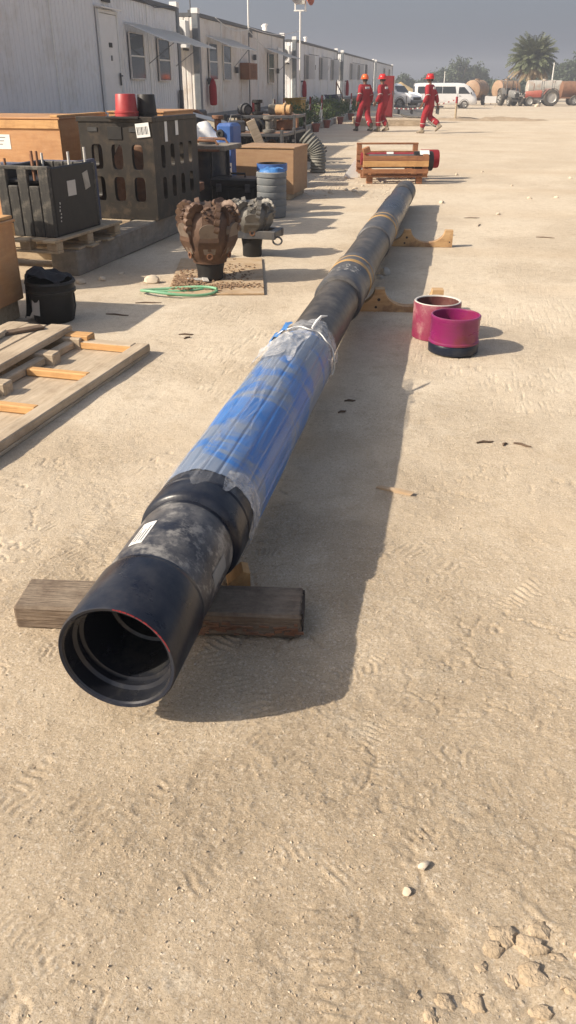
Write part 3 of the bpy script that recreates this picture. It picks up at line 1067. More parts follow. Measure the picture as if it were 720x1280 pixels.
# magenta thread protectors
t = thing('thread_protector', 'worn maroon open thread protector ring with pale rim', 'protector', (-.005, 5.40, 0), 0)
MB().lathe([(.150, 0), (.156, .004), (.156, .226), (.153, .236)], 56).build('shell', 'maroon_worn', t, 35)
MB().lathe([(.153, .236), (.150, .240), (.140, .238), (.138, .232)], 56).build('rim', 'tape_grey', t, 35)
MB().lathe([(.138, .232), (.136, .16), (.132, .15), (.132, .02), (.001, .015)], 56).build('lining', 'maroon_inside', t, 35)
t = thing('thread_protector', 'bright magenta thread protector standing on a black base ring', 'protector', (.115, 5.085, 0), 0)
MB().lathe([(.150, 0), (.158, .006), (.158, .05), (.152, .062), (.145, .064)], 56).build('base_ring', 'steel_navy', t, 35)
MB().lathe([(.150, .060), (.158, .064), (.158, .074), (.152, .08), (.152, .205), (.155, .21), (.155, .228), (.150, .232), (.143, .232), (.141, .225)], 56).build('shell', 'magenta', t, 35)
MB().lathe([(.141, .225), (.139, .16), (.13, .155), (.13, .10), (.001, .1)], 56).build('lining', 'magenta', t, 35)
# ------------------------------------------------------------------ site cabins
WX, ZB, ZR, DEP = -6.7, 0.64, 3.10, 2.44


def wall_profile(y0, y1, x, z0, z1, m, parent, name='wall_panel', pitch=.16, dep=.012, side=1):
    """vertical ribbed cladding as real relief"""
    n = max(1, int(round((y1 - y0) / pitch)))
    p = (y1 - y0) / n
    pts = []
    for i in range(n):
        a = y0 + i * p
        pts += [(x, a), (x, a + p * .62), (x - dep * side, a + p * .7), (x - dep * side, a + p * .92)]
    pts.append((x, y1))
    vs = []
    for (px, py) in pts:
        vs += [(px, py, z0), (px, py, z1)]
    fs = [(2 * i, 2 * i + 2, 2 * i + 3, 2 * i + 1) for i in range(len(pts) - 1)]
    return MB().add(vs, fs).build(name, m, parent)


def window(parent, y0, y1, z0, z1, x=0.0, split=True, shut=None, wm='white_paint'):
    """aluminium frame, two panes, rail; local x = outward"""
    yc, zc, wy, wz = (y0 + y1) / 2, (z0 + z1) / 2, y1 - y0, z1 - z0
    wd = B('window', 'dark_trim', parent, (x + .002, yc, zc), (.02, wy, wz))
    f = .028
    for (dy, dz, sy, sz) in ((0, wz / 2, wy + f, f), (0, -wz / 2, wy + f, f), (wy / 2, 0, f, wz - f - .002), (-wy / 2, 0, f, wz - f - .002)):
        B('frame', 'white_panel_dirty', wd, (.014, dy, dz), (.03, sy, sz), ch=.004)
    if split:
        B('rail', wm, wd, (.022, 0, 0.0), (.03, wy - f - .002, .03), ch=.004)
        B('pane', 'glass_dark', wd, (.012, 0, wz / 4), (.008, wy - f, wz / 2 - f * .8), ch=0)
        B('pane', 'glass_dark', wd, (.016, 0, -wz / 4), (.008, wy - f, wz / 2 - f * .8), ch=0)
        B('curtain', 'curtain', wd, (.0115, wy * .2, -wz / 4), (.003, wy * .35, wz / 2 - f), ch=0)
    else:
        B('pane', 'glass_dark', wd, (.014, 0, 0), (.008, wy - f, wz - f), ch=0)
    if shut:
        B('shutter', 'white_paint', wd, (.16, wy / 2 + .02, .0), (.3, .025, wz), (0, 0, rad(shut)))
        B('hood', 'dark_trim', wd, (.2, wy / 2 + .35, wz / 2 + .02), (.4, .5, .02), (0, rad(8), 0))
    return wd


def cabin(y0, y1, label, wm='white_panel'):
    L_ = y1 - y0
    t = thing('site_cabin', label, 'cabin', (WX, y0, 0), 0, 'white site cabins in a row')
    ht = ZR - ZB
    wall_profile(.12, L_ - .12, -.03, ZB + .12, ZR - .1, wm, t)
    for yy, s_ in ((0.02, 1), (L_ - .02, -1)):                   # end walls, ribbed along x
        n = 15
        p = (DEP - .2) / n
        vs = []
        pts = []
        for i in range(n):
            a = -.1 - i * p
            pts += [(a, yy), (a - p * .62, yy), (a - p * .7, yy + .012 * s_), (a - p * .92, yy + .012 * s_)]
        pts.append((-DEP + .1, yy))
        for (px, py) in pts:
            vs += [(px, py, ZB + .12), (px, py, ZR - .1)]
        MB().add(vs, [(2 * i, 2 * i + 2, 2 * i + 3, 2 * i + 1) for i in range(len(pts) - 1)]).build('end_panel', wm, t)
    B('rear_panel', wm, t, (-DEP + .03, L_ / 2, (ZB + ZR) / 2), (.03, L_ - .2, ht - .2))
    B('roof', 'white_panel_dirty', t, (-DEP / 2, L_ / 2, ZR - .045), (DEP - .12, L_ - .12, .03))
    B('floor_pan', 'dark_trim', t, (-DEP / 2, L_ / 2, ZB + .06), (DEP - .12, L_ - .12, .06))
    B('roof_rail', 'dark_trim', t, (-.035, L_ / 2, ZR - .05), (.07, L_ - .2, .09))
    B('roof_rail', 'dark_trim', t, (-DEP + .035, L_ / 2, ZR - .05), (.07, L_ - .2, .09))
    for yy in (.05, L_ - .05):
        B('roof_rail', 'dark_trim', t, (-DEP / 2, yy, ZR - .05), (DEP - .22, .08, .09))
    B('bottom_rail', 'bin_grey', t, (-.035, L_ / 2, ZB + .06), (.075, L_ - .2, .125))
    for yy in (.09, L_ - .09):
        for xx in (-.08, -DEP + .08):
            p_ = B('corner_post', 'slate_paint', t, (xx, yy, (ZB + ZR) / 2), (.165, .185, ht))
            B('corner_casting', 'white_paint', p_, (0, 0, ht / 2 + .035), (.18, .2, .12))
    k = 0
    yy = .5
    while yy < L_:
        for xx in (-.3, -DEP + .3):
            B('support_block', 'concrete', t, (xx, yy, ZB / 2), (.38, .3, ZB - .004))
        yy += (L_ - 1.0) / 4
    # ledge of the panel joints
    yy = 2.4
    while yy < L_ - 1:
        B('panel_joint', 'white_plain', t, (-.022, yy, (ZB + ZR) / 2 + .02), (.018, .05, ht - .24))
        yy += 2.4
    return t


def awning(parent, y0, y1, z, out=.72, drop=.2, m='awning_sheet'):
    a = math.atan2(drop, out)
    aw = B('awning', m, parent, (out / 2, (y0 + y1) / 2, z - drop / 2), (math.hypot(out, drop), y1 - y0, .025), (0, a, 0))
    MB().tube([(0, y1 - .05, z - .7), (out * .7, y1 - .05, z - drop * .75)], .009, 6).build('awning_strut', 'bin_grey', parent)
    return aw


# first cabin, its near part outside the picture
c1 = cabin(9.75, 21.62, 'ribbed white site cabin with a closed door behind the perforated black crate')
y_ = lambda y: y - 9.75
dr = B('door', 'white_paint', c1, (.004, y_(16.95), (.8 + 2.66) / 2), (.05, .86, 1.86))
for (dy, dz, sy, sz) in ((-.46, 0, .06, 1.98), (.46, 0, .06, 1.98), (0, .965, .86, .06)):
    B('door_frame', 'white_plain', dr, (.012, dy, dz), (.06, sy, sz))
hd = MB().box((.05, .36, -.16), (.03, .035, .22)).tube([(.05, .36, -.1), (.09, .36, -.1), (.09, .26, -.11)], .014, 8)
hd.build('door_handle', 'dark_trim', dr, 40)
B('door_plate', 'print_black', dr, (.03, .02, .42), (.012, .16, .08))
B('door_plate', 'bin_grey', dr, (.03, .03, .2), (.012, .07, .09))
B('rain_hood', 'white_paint', c1, (.06, y_(16.95), 2.76), (.14, 1.05, .03), (0, rad(12), 0))
B('name_plate', 'print_black', c1, (.002, y_(17.0), 2.93), (.02, .42, .15))
window(c1, y_(18.05), y_(18.9), 1.58, 2.42)
window(c1, y_(19.85), y_(20.65), 1.55, 2.38)
awning(c1, y_(17.9), y_(19.3), 2.58, .95, .34)
awning(c1, y_(19.5), y_(21.2), 2.56, 1.0, .34)
MB().box((.05, y_(21.3), 1.0), (.08, .12, .7)).build('cable_duct', 'dark_trim', c1)
for (ya, yb) in ((16.4, 18.4), (18.6, 21.4)):
    MB().tube([(.02, y_(ya), ZR - .02), (.05, y_(ya * .6 + yb * .4), ZR - .14), (.03, y_(yb), ZR - .03)], .012, 6).build('roof_cable', 'dark_trim', c1, 60)
B('vent_pipe', 'yellow_bin', c1, (-.3, y_(19.9), ZR + .05), (.1, .5, .06))

c2 = cabin(23.2, 35.15, 'white site cabin with brown box between windows and a thin mast', 'white_panel_dirty')
y_ = lambda y: y - 23.2
window(c2, y_(24.1), y_(24.95), 1.58, 2.46)
window(c2, y_(25.62), y_(26.5), 1.58, 2.46)
window(c2, y_(31.95), y_(32.9), 1.5, 2.44)
bx = B('wall_box', 'brown_box', c2, (.14, y_(28.3), 1.83), (.3, 1.15, .46))
for i in range(5):
    B('louvre', 'rust', bx, (.155, -.35 + i * .175, 0), (.015, .09, .38))
awning(c2, y_(23.95), y_(27.0), 2.62, .7, .26)
awning(c2, y_(31.4), y_(33.8), 2.58, .85, .28)
for yy, zz in ((27.1, 1.85), (29.6, 2.25), (23.95, 1.55), (33.5, 1.9)):
    B('wall_lamp', 'dark_trim', c2, (.05, y_(yy), zz), (.09, .13, .16))
B('notice', 'dark_trim', c2, (.0, y_(29.3), 2.9), (.02, .35, .2))
B('door_panel', 'white_plain', c2, (.0, y_(34.2), 1.72), (.03, .9, 1.9))

c3 = cabin(37.6, 50.9, 'white site cabin with three shuttered windows beside the loudspeaker mast')
y_ = lambda y: y - 37.6
for a, b_ in ((39.8, 40.75), (44.2, 45.0), (48.3, 49.2)):
    window(c3, y_(a), y_(b_), 1.65, 2.6, split=False, shut=12)
for yy, zz in ((42.3, 2.15), (46.6, 2.2)):
    B('wall_lamp', 'dark_trim', c3, (.05, y_(yy), zz), (.09, .16, .2))

c4 = cabin(53.4, 73.2, 'long white site cabin behind the two walking workers')
y_ = lambda y: y - 53.4
for a, b_ in ((57, 58), (61.5, 62.5)):
    window(c4, y_(a), y_(b_), 1.7, 2.6, split=False, shut=12)
B('door_panel', 'dark_trim', c4, (0, y_(67.2), 1.7), (.04, 1.1, 2.0))
c5 = cabin(75.4, 94.5, 'last white site cabin at the far end of the row')
y_ = lambda y: y - 75.4
window(c5, y_(83), y_(84.4), 1.8, 2.7, split=False)
window(c5, y_(89), y_(90.4), 1.8, 2.7, split=False)

# air conditioners on the sunny end walls in the gaps
def aircon(loc, rz, label):
    a = thing('air_conditioner', label, 'air conditioner', loc, rz, 'air conditioners on the cabin end walls')
    B('casing', 'white_plain', a, (0, 0, .3), (.8, .32, .6))
    MB().lathe([(.22, 0), (.22, .02), (.2, .025), (.03, .02), (.001, .03)], 24, Matrix.Translation((.12, -.165, .3)) @ Matrix.Rotation(PI / 2, 4, 'X')).build('fan_grille', 'dark_trim', a, 40)
    for i in range(5):
        B('vent_slat', 'bin_grey', a, (-.28, -.165, .12 + i * .09), (.16, .012, .03))
    for sx in (-.3, .3):
        B('bracket', 'dark_trim', a, (sx, .1, -.03), (.04, .42, .05))
    return a


aircon((-7.3, 22.93, 2.3), 0, 'air conditioner high on the end wall facing the gap after the first cabin')
aircon((-7.3, 37.33, 2.25), 0, 'air conditioner high on the end wall next to the loudspeaker mast')
aircon((-7.3, 53.13, 2.2), 0, 'air conditioner on the end wall of the long cabin behind workers')


def ext_cover(y, label, z=.98, h=.62, mat_='red_cloth_cover', x=WX + .13):
    e = thing('extinguisher_cover', label, 'fire extinguisher', (x, y, z), 0, 'red fire extinguisher covers on the cabins')
    prof = [(.06, -.02), (.13, .0), (.145, .15), (.14, h * .7), (.1, h * .88), (.05, h), (.001, h + .01)]
    MB().lathe(prof, 18, Matrix.Scale(.7, 4, (1, 0, 0)), jit=lambda a, zz: .008 * math.sin(a * 5 + zz * 9)).build('cover', mat_, e, 60)
    B('hook_bracket', 'dark_trim', e, (-.09, 0, h * .95), (.12, .05, .06))


ext_cover(23.95, 'red cloth cover over extinguisher on slate post of the cabin with mast')
ext_cover(39.0, 'red cloth cover over extinguisher beside the loudspeaker mast')
ext_cover(54.6, 'red cloth cover over extinguisher on the long cabin near green bin', .85, .8)

# loudspeaker mast
sp_ = thing('loudspeaker_mast', 'thin white mast carrying one grey and one orange horn loudspeaker', 'loudspeaker', (-6.25, 36.0, 0))
MB().tube([(0, 0, 0), (0, 0, 4.0)], .035, 10).build('mast', 'pole_white', sp_, 50)
fr = B('bracket', 'pole_white', sp_, (0, 0, 3.98), (.5, .06, .05))
for sx in (-.2, .2):
    B('bracket_arm', 'white_paint', fr, (sx, 0, .17), (.05, .05, .3))
hornp = [(.05, .32), (.07, .3), (.09, .18), (.13, .08), (.22, -.02), (.3, -.08), (.31, -.1), (.29, -.09), (.2, .0), (.1, .1), (.06, .16), (.001, .16)]
h1 = MB().lathe(hornp, 26, Matrix.Translation((-.12, -.1, 4.48)) @ Matrix.Rotation(rad(35), 4, 'Z') @ ALONG('y')).build('horn', 'horn_grey', sp_, 40)
MB().lathe([(.001, .05), (.05, .06), (.09, .12)], 16, Matrix.Translation((-.12, -.1, 4.48)) @ Matrix.Rotation(rad(35), 4, 'Z') @ ALONG('y')).build('driver', 'dark_trim', h1, 40)
MB().lathe(hornp, 26, Matrix.Translation((.32, .0, 4.45)) @ Matrix.Rotation(rad(72), 4, 'Z') @ ALONG('y')).build('horn', 'horn_orange', sp_, 40)
MB().box((0, 0, 4.25), (.4, .25, .12)).build('mount', 'horn_grey', sp_)
an = thing('antenna_mast', 'thin white antenna mast rising over the cabin with the brown box', 'antenna', (-6.62, 28.62, 0))
MB().tube([(0, 0, 0), (0, 0, 2.9)], .02, 8).build('mast', 'bin_grey', an, 50)
MB().tube([(0, 0, 2.9), (0, 0, 4.6)], .026, 8).build('whip', 'pole_white', an, 50)
an2 = thing('roof_aerial', 'short dark aerial on the roof corner beside the first gap', 'antenna', (-7.0, 23.6, ZR + .02))
MB().tube([(0, 0, 0), (0, 0, .75)], .014, 6).box((0, 0, .03), (.12, .12, .06)).build('rod', 'dark_trim', an2)
for (x0, y0, z0, x1, y1, z1) in ((-6.62, 28.62, 3.0, -6.55, 24.4, 3.05), (-6.6, 28.6, 2.95, -6.2, 32.0, 2.42), (-6.6, 28.6, 3.05, -6.3, 35.9, 3.3)):
    cb = MB()
    pts = [(x0 + (x1 - x0) * i / 12, y0 + (y1 - y0) * i / 12, z0 + (z1 - z0) * i / 12 - .16 * math.sin(PI * i / 12)) for i in range(13)]
    tag(cb.tube(pts, .012, 5).build('cable', 'pole_white', None, 60), 'thin pale cable slung from the antenna mast along the cabins', 'cable', 'cables from the antenna mast')
# roof vents
for (yy, xx) in ((33.9, -7.2), (34.6, -7.4), (43.5, -7.3)):
    v_ = thing('roof_vent', 'short white vent stub on a cabin roof', 'vent', (xx, yy, ZR - .03), 0, 'vent stubs on the cabin roofs')
    MB().lathe([(.07, 0), (.07, .3), (.1, .31), (.1, .36), (.001, .38)], 14).build('stub', 'white_paint', v_, 40)
# ------------------------------------------------------------------ crates, boxes and tools on the left
def slot_panel(name, m, parent, cols, rows, cw, chh, hw, hh, thick, mtx, margins=(0.08, 0.08, 0.08, 0.1), holes=None):
    """flat panel with real rounded slots; local x right, z up, front at -y"""
    ml, mr_, mbm, mt = margins
    W, H_ = cols * cw + ml + mr_, rows * chh + mbm + mt
    mb = MB()
    n = 24

    def cell(x0, z0, w_, h_, hole):
        if not hole:
            mb.box((x0 + w_ / 2, thick / 2, z0 + h_ / 2), (w_, thick, h_), ch=0)
            return
        cx_, cz = x0 + w_ / 2, z0 + h_ / 2
        inner, outer = [], []
        for k in range(n):
            a = 2 * PI * (k + .5) / n
            c_, s_ = math.cos(a), math.sin(a)
            e = .45
            ix = hw / 2 * math.copysign(abs(c_) ** e, c_)
            iz = hh / 2 * math.copysign(abs(s_) ** e, s_)
            k_ = min((w_ / 2) / max(abs(c_), 1e-6), (h_ / 2) / max(abs(s_), 1e-6))
            inner.append((cx_ + ix, cz + iz))
            outer.append((cx_ + c_ * k_, cz + s_ * k_))
        vs = []
        for yy in (0, thick):
            vs += [(x, yy, z) for x, z in outer] + [(x, yy, z) for x, z in inner]
        fs = []
        for k in range(n):
            j = (k + 1) % n
            fs += [(k, j, n + j, n + k), (2 * n + k, 3 * n + k, 3 * n + j, 2 * n + j), (n + k, n + j, 3 * n + j, 3 * n + k)]
        # corner fills
        vs2 = list(vs)
        for (sx, sz) in ((1, 1), (-1, 1), (-1, -1), (1, -1)):
            pass
        mb.add(vs2, fs)
        for q, (sx, sz) in enumerate(((1, 1), (-1, 1), (-1, -1), (1, -1))):
            ka = None
            best = []
            for k in range(n):
                x, z = outer[k]
                if (x - cx_) * sx > 0 and (z - cz) * sz > 0:
                    best.append((abs(abs(x - cx_) - w_ / 2) < 1e-6, (x, z)))
            on_x = [p for f_, p in best if f_]
            on_z = [p for f_, p in best if not f_]
            if on_x and on_z:
                px = max(on_x, key=lambda p: abs(p[1] - cz))
                pz = max(on_z, key=lambda p: abs(p[0] - cx_))
                cn = (cx_ + sx * w_ / 2, cz + sz * h_ / 2)
                for yy, fl_ in ((0, 1), (thick, -1)):
                    mb.add([(px[0], yy, px[1]), (cn[0], yy, cn[1]), (pz[0], yy, pz[1])], [(0, 1, 2)])
    for r in range(rows):
        for c_ in range(cols):
            cell(ml + c_ * cw, mbm + r * chh, cw, chh, True)
    mb.box((ml / 2, thick / 2, H_ / 2), (ml, thick, H_), ch=0)
    mb.box((W - mr_ / 2, thick / 2, H_ / 2), (mr_, thick, H_), ch=0)
    mb.box((W / 2, thick / 2, mbm / 2), (W - ml - mr_, thick, mbm), ch=0)
    mb.box((W / 2, thick / 2, H_ - mt / 2), (W - ml - mr_, thick, mt), ch=0)
    o = mb.build(name, m, parent)
    o.matrix_local = mtx
    return o


def barcode(parent, loc, rot, w_=.12, h_=.09):
    l_ = B('label_tag', 'white_plain', parent, loc, (w_, .003, h_), rot, 0)
    for i in range(8):
        B('bar', 'print_black', l_, (-w_ * .38 + i * w_ * .105, -.0025, -.004), (w_ * (.03 + .03 * (i % 3 == 0)), .001, h_ * .55), ch=0)
    return l_


# ---- long bearer mat the crates stand on
sk = thing('bearer_mat', 'long grey timber bearer mat carrying the black crates', 'timber mat', (-3.12, 6.72, 0), rad(-3.5))
B('bearer', 'steel_mat', sk, (-.13, 1.6, .109), (.26, 3.2, .218), ch=.012)
B('bearer', 'steel_mat', sk, (-1.2, 1.6, .109), (.26, 3.2, .218), ch=.012)
for i in range(6):
    B('cross_plank', 'wood_pallet', sk, (-.675, .3 + i * .52, .15), (.78, .2, .13))
for i in range(5):
    B('wedge_board', 'wood_pallet', sk, (-.3 + .06 * (i % 2), .1 + i * .16, .228), (.6, .13, .018), (0, 0, rad(random.uniform(-4, 4))))

# ---- pallet under the black plank box
pl = thing('wooden_pallet', 'weathered low pallet on the bearer mat under the black bolted box', 'pallet', (-3.40, 7.02, .238), rad(-7))
for i, yy in enumerate((-.5, 0, .5)):
    B('runner', 'wood_pallet', pl, (0, yy, .011), (.62, .1, .02))
    for xx in (-.26, 0, .26):
        B('block', 'wood_pallet', pl, (xx, yy, .056), (.1, .1, .07))
for i in range(5):
    B('deck_slat', 'wood_pallet', pl, (-.26 + i * .13, .02 * (i % 2), .103), (.115, 1.14 + .04 * (i % 3), .024), (0, rad(random.uniform(-1, 1)), 0))

# ---- black bolted plank box
bb = thing('bolted_box', 'black plank-sided box with upright threaded rods, standing on the pallet', 'box', (-3.40, 6.93, .354), rad(-7))
bw, bd, bh = .50, .76, .53
for i in range(5):                         # grooved front, two cut-outs at the top
    x = -bw / 2 + .05 + i * .1
    cut = i in (1, 3)
    h = bh - (.13 if cut else 0)
    B('plank', 'plastic_black_worn', bb, (x, -bd / 2 + .02, h / 2), (.094, .04, h), ch=.006)
    B('plank', 'plastic_black_worn', bb, (x, bd / 2 - .02, bh / 2), (.094, .04, bh), ch=.006)
B('top_rail', 'plastic_black_worn', bb, (0, -bd / 2 + .022, bh + .008), (bw, .045, .03))
for sx in (-1, 1):
    B('side_panel', 'plastic_black', bb, (sx * (bw / 2 - .015), 0, bh / 2 + .005), (.03, bd - .09, bh + .01), ch=.01)
B('base', 'plastic_black', bb, (0, 0, .012), (bw - .07, bd - .09, .024))
B('inner_tray', 'plastic_black', bb, (0, 0, bh - .1), (bw - .07, bd - .09, .02))
st = B('sticker', 'tape_grey', bb, (bw / 2 + .0015, -.05, .36), (.003, .13, .12), ch=0)
B('sticker', 'concrete', bb, (bw / 2 + .0015, .2, .4), (.003, .09, .14), (rad(12), 0, 0), 0)
for i in range(6):
    B('scratch_mark', 'tape_grey', bb, (bw / 2 + .001, -.27 + .006 * (i % 3), .12 + i * .028), (.002, .012 + .006 * (i % 2), .012), (rad(20 * i), 0, 0), 0)
rodm = MB().tube([(0, 0, 0), (0, 0, .17)], .011, 8).mesh('threaded_rod', 'rust', 50)
rodp = MB().tube([(0, 0, 0), (0, 0, .17)], .011, 8).mesh('threaded_rod', 'tape_grey', 50)
for i, (x, y, h) in enumerate(((-.17, -.34, .8), (-.02, -.1, 1.0), (.06, -.3, .95), (.1, -.35, 1.1), (.19, .05, .95), (.2, .3, 1.05), (-.2, .25, .8))):
    inst(rodm if i < 4 else rodp, 'threaded_rod', bb, (x, y, bh - .09), (0, 0, 0), (1, 1, h * 1.2))

bl = thing('blue_box', 'faded dark blue plastic box half hidden behind the bolted box', 'box', (-3.72, 7.66, .238), rad(-7))
slot_panel('front_panel', 'blue_dark', bl, 4, 2, .13, .23, .06, .15, .03, Matrix.Translation((-.30, -.3, 0)), (.04, .04, .05, .09))
slot_panel('side_panel', 'blue_dark', bl, 4, 2, .13, .23, .06, .15, .03, Matrix.Translation((.3, -.27, 0)) @ Matrix.Rotation(PI / 2, 4, 'Z'), (.04, .04, .05, .09))
B('rear_panel', 'blue_dark', bl, (0, .3, .30), (.6, .03, .60))
B('side_panel', 'blue_dark', bl, (-.285, .015, .30), (.03, .54, .60))
B('rim', 'blue_dark', bl, (0, -.305, .61), (.64, .04, .03))
B('rim', 'blue_dark', bl, (.3, 0, .61), (.04, .56, .03))
dk = thing('plastic_drum', 'dark blue ribbed drum between the tan crate and the bolted box', 'drum', (-3.86, 6.02, 0))
prof = [(.2, 0), (.24, .02), (.25, .1)]
for i in range(6):
    z = .14 + i * .11
    prof += [(.25, z), (.262, z + .02), (.262, z + .04), (.25, z + .06)]
prof += [(.25, .86), (.2, .9), (.001, .9)]
MB().lathe(prof, 28).build('shell', 'blue_dark', dk, 40)

# ---- perforated black crate
pc = thing('perforated_crate', 'big black plastic crate with two rows of rounded slots and barcode tag', 'crate', (-2.98, 8.50, .222), rad(-6))
cw_, cdp, chh_ = .83, 1.12, .95
slot_panel('front_panel', 'plastic_brownblack', pc, 3, 2, .23, .31, .125, .24, .05, Matrix.Translation((-cw_, 0, 0)), (.07, .07, .14, .19))
slot_panel('side_panel', 'plastic_brownblack', pc, 4, 2, .24, .31, .1, .22, .05, Matrix.Translation((0, .05, 0)) @ Matrix.Rotation(PI / 2, 4, 'Z'), (.055, .055, .14, .19))
slot_panel('side_panel', 'plastic_brownblack', pc, 4, 2, .24, .31, .1, .22, .05, Matrix.Translation((-cw_ + .05, .05, 0)) @ Matrix.Rotation(PI / 2, 4, 'Z'), (.055, .055, .14, .19))
slot_panel('rear_panel', 'plastic_brownblack', pc, 3, 2, .23, .31, .125, .24, .05, Matrix.Translation((-cw_, cdp, 0)), (.07, .07, .14, .19))
B('base', 'plastic_black', pc, (-cw_ / 2, cdp / 2, .03), (cw_ - .12, cdp - .12, .05))
B('rim', 'plastic_brownblack', pc, (-cw_ / 2, .02, chh_ + .005), (cw_ + .03, .07, .05))
B('rim', 'plastic_brownblack', pc, (0.0 - .02, cdp / 2 + .03, chh_ + .004), (.07, cdp - .05, .048))
for x in (-.67, -.2):
    B('hand_grip', 'print_black', pc, (x, -.003, .86), (.11, .012, .04))
B('plate', 'plastic_black', pc, (-.42, -.004, .83), (.16, .012, .12))
barcode(pc, (-.1, -.012, .86), (0, rad(-6), 0), .15, .13)
B('paper_strip', 'white_plain', pc, (.0035, .32, .84), (.004, .06, .2), ch=0)
B('paper_strip', 'white_plain', pc, (.0035, .6, .86), (.004, .07, .14), ch=0)
inner = thing('stored_bit', 'rusty tool body stored inside the perforated crate', 'tool', (-3.38, 9.05, .28))
MB().lathe([(.26, 0), (.32, .1), (.3, .4), (.18, .62), (.1, .66), (.001, .66)], 18).build('body', 'rust', inner, 30)

t = thing('red_bucket', 'small red bucket upside down on the perforated crate', 'bucket', (-3.28, 8.62, 1.20))
B('board', 'plastic_black', t, (0, 0.1, -.005), (.34, .5, .02))
MB().lathe([(.118, .005), (.118, .03), (.112, .032), (.1, .2), (.096, .206), (.001, .206)], 26).build('shell', 'red_plastic', t, 40)
MB().lathe([(.118, .03), (.122, .034), (.122, .05), (.114, .052)], 26).build('rim', 'red_plastic', t, 40)
t = thing('black_bucket', 'small black bucket upside down beside the red bucket', 'bucket', (-3.12, 8.78, 1.205))
MB().lathe([(.105, 0), (.105, .03), (.1, .032), (.088, .19), (.084, .196), (.001, .196)], 26).build('shell', 'plastic_black', t, 40)

# ---- plywood crates
def ply_crate(name, label, loc, d, rz, m='ply_orange', group='plywood crates', legs=.08, batten=True):
    t = thing(name, label, 'crate', loc, rz, group)
    w_, dp, h_ = d
    B('front_panel', m, t, (0, -dp / 2 + .009, legs + (h_ - legs) / 2), (w_ - .002, .018, h_ - legs))
    B('rear_panel', m, t, (0, dp / 2 - .009, legs + (h_ - legs) / 2), (w_ - .002, .018, h_ - legs))
    for s_ in (-1, 1):
        B('side_panel', m, t, (s_ * (w_ / 2 - .009), 0, legs + (h_ - legs) / 2), (.018, dp - .04, h_ - legs))
        B('skid', 'wood_pallet', t, (s_ * (w_ / 2 - .1), 0, legs / 2), (.1, dp, legs - .002))
    B('lid', m, t, (0, 0, h_ + .010), (w_ + .03, dp + .03, .018))
    for s_ in ((-1, 1) if batten else ()):
        B('lid_batten', 'wood_freshy', t, (s_ * (w_ / 2 - .05), 0, h_ + .031), (.09, dp + .03, .022))
        B('top_batten', 'wood_fresh', t, (0, s_ * (dp / 2 + .009), h_ - .05), (w_, .018, .085))
    return t


ca = ply_crate('plywood_crate', 'large orange plywood crate with white label beside the perforated crate', (-5.22, 9.75, 0), (2.0, 1.2, 1.15), rad(-3))
B('paper_label', 'white_plain', ca, (.24, -.602, .92), (.27, .003, .15), ch=0)
for i in range(3):
    B('print_line', 'bin_grey', ca, (.22, -.605, .965 - i * .035), (.2 - .04 * i, .001, .008), ch=0)
ply_crate('plywood_crate', 'orange plywood crate behind the perforated crate', (-3.68, 10.55, 0), (.7, 1.0, 1.19), rad(-4), batten=False)
cl_ = ply_crate('plywood_crate', 'tan plywood crate on skids right beside the black rag bucket', (-3.46, 5.0, 0), (1.04, .72, .66), rad(-2), 'ply_orange', legs=.14)
ply_crate('plywood_crate', 'pale brown plywood crate behind the grey bin', (-2.60, 12.65, 0), (.86, .85, .68), rad(-4), 'ply_pale', batten=False)

# ---- rag bucket
t = thing('rag_bucket', 'black plastic bucket with black rags hanging over its rim', 'bucket', (-2.70, 5.32, 0))
MB().lathe([(.13, 0), (.14, .01), (.158, .2), (.172, .205), (.172, .225), (.164, .23), (.168, .262), (.176, .27), (.17, .285), (.155, .285), (.14, .05), (.001, .05)], 34).build('shell', 'plastic_black', t, 40)
B('label_tag', 'tape_grey', t, (-.06, -.142, .12), (.075, .004, .11), (rad(-6), 0, rad(-24)), 0)
rg = MB()
vs = []
ns, nk = 30, 22
for i in range(ns + 1):
    for k in range(nk + 1):
        u, v_ = i / ns * 2 - 1, k / nk * 2 - 1
        x = u * .2 - .07
        y = v_ * .14
        z = .30 + .06 * math.exp(-((x + .06) / .09) ** 2) * math.cos(y * 6) + .045 * (float(fbm(np.array(x * 11), np.array(y * 11), 60, 3)) - .5) * 2
        d = math.hypot(x, y)
        if d > .165:
            z -= min((d - .165) * 2.6, .26)
            x = x * (.165 + (d - .165) * .28) / d
            y = y * (.165 + (d - .165) * .28) / d
        vs.append((x, y, z))
rg.add(vs, [(i * (nk + 1) + k, (i + 1) * (nk + 1) + k, (i + 1) * (nk + 1) + k + 1, i * (nk + 1) + k + 1) for i in range(ns) for k in range(nk)])
rg.build('rag', 'cloth_black', t, 80)
MB().tube([(.17, 0, .2), (.185, -.03, .12), (.18, -.06, .05)], .006, 6).build('handle', 'plastic_black', t, 60)

# ---- plank stack
t = thing('plank_stack', 'low stack of weathered planks on bearers beside the tan crate', 'planks', (-2.52, 4.2, 0), rad(-3))
for yy in (-.42, .12, .46):
    B('bearer', 'wood_greyx', t, (.0, yy, .045), (.62, .09, .088))
for i in range(3):
    B('plank', 'wood_grey', t, (-.19 + i * .155, -.02 - .03 * (i % 2), .112), (.148, 1.16, .042), (0, 0, rad((-1, .5, .2)[i])))
B('plank', 'wood_grey', t, (-.1, -.2, .152), (.13, .9, .034), (0, 0, rad(6)))
B('broken_board', 'twig', t, (-.06, .3, .144), (.07, .36, .018), (0, 0, rad(-38)))
B('bearer', 'wood_fresh', t, (.2, .5, .05), (.3, .1, .098))

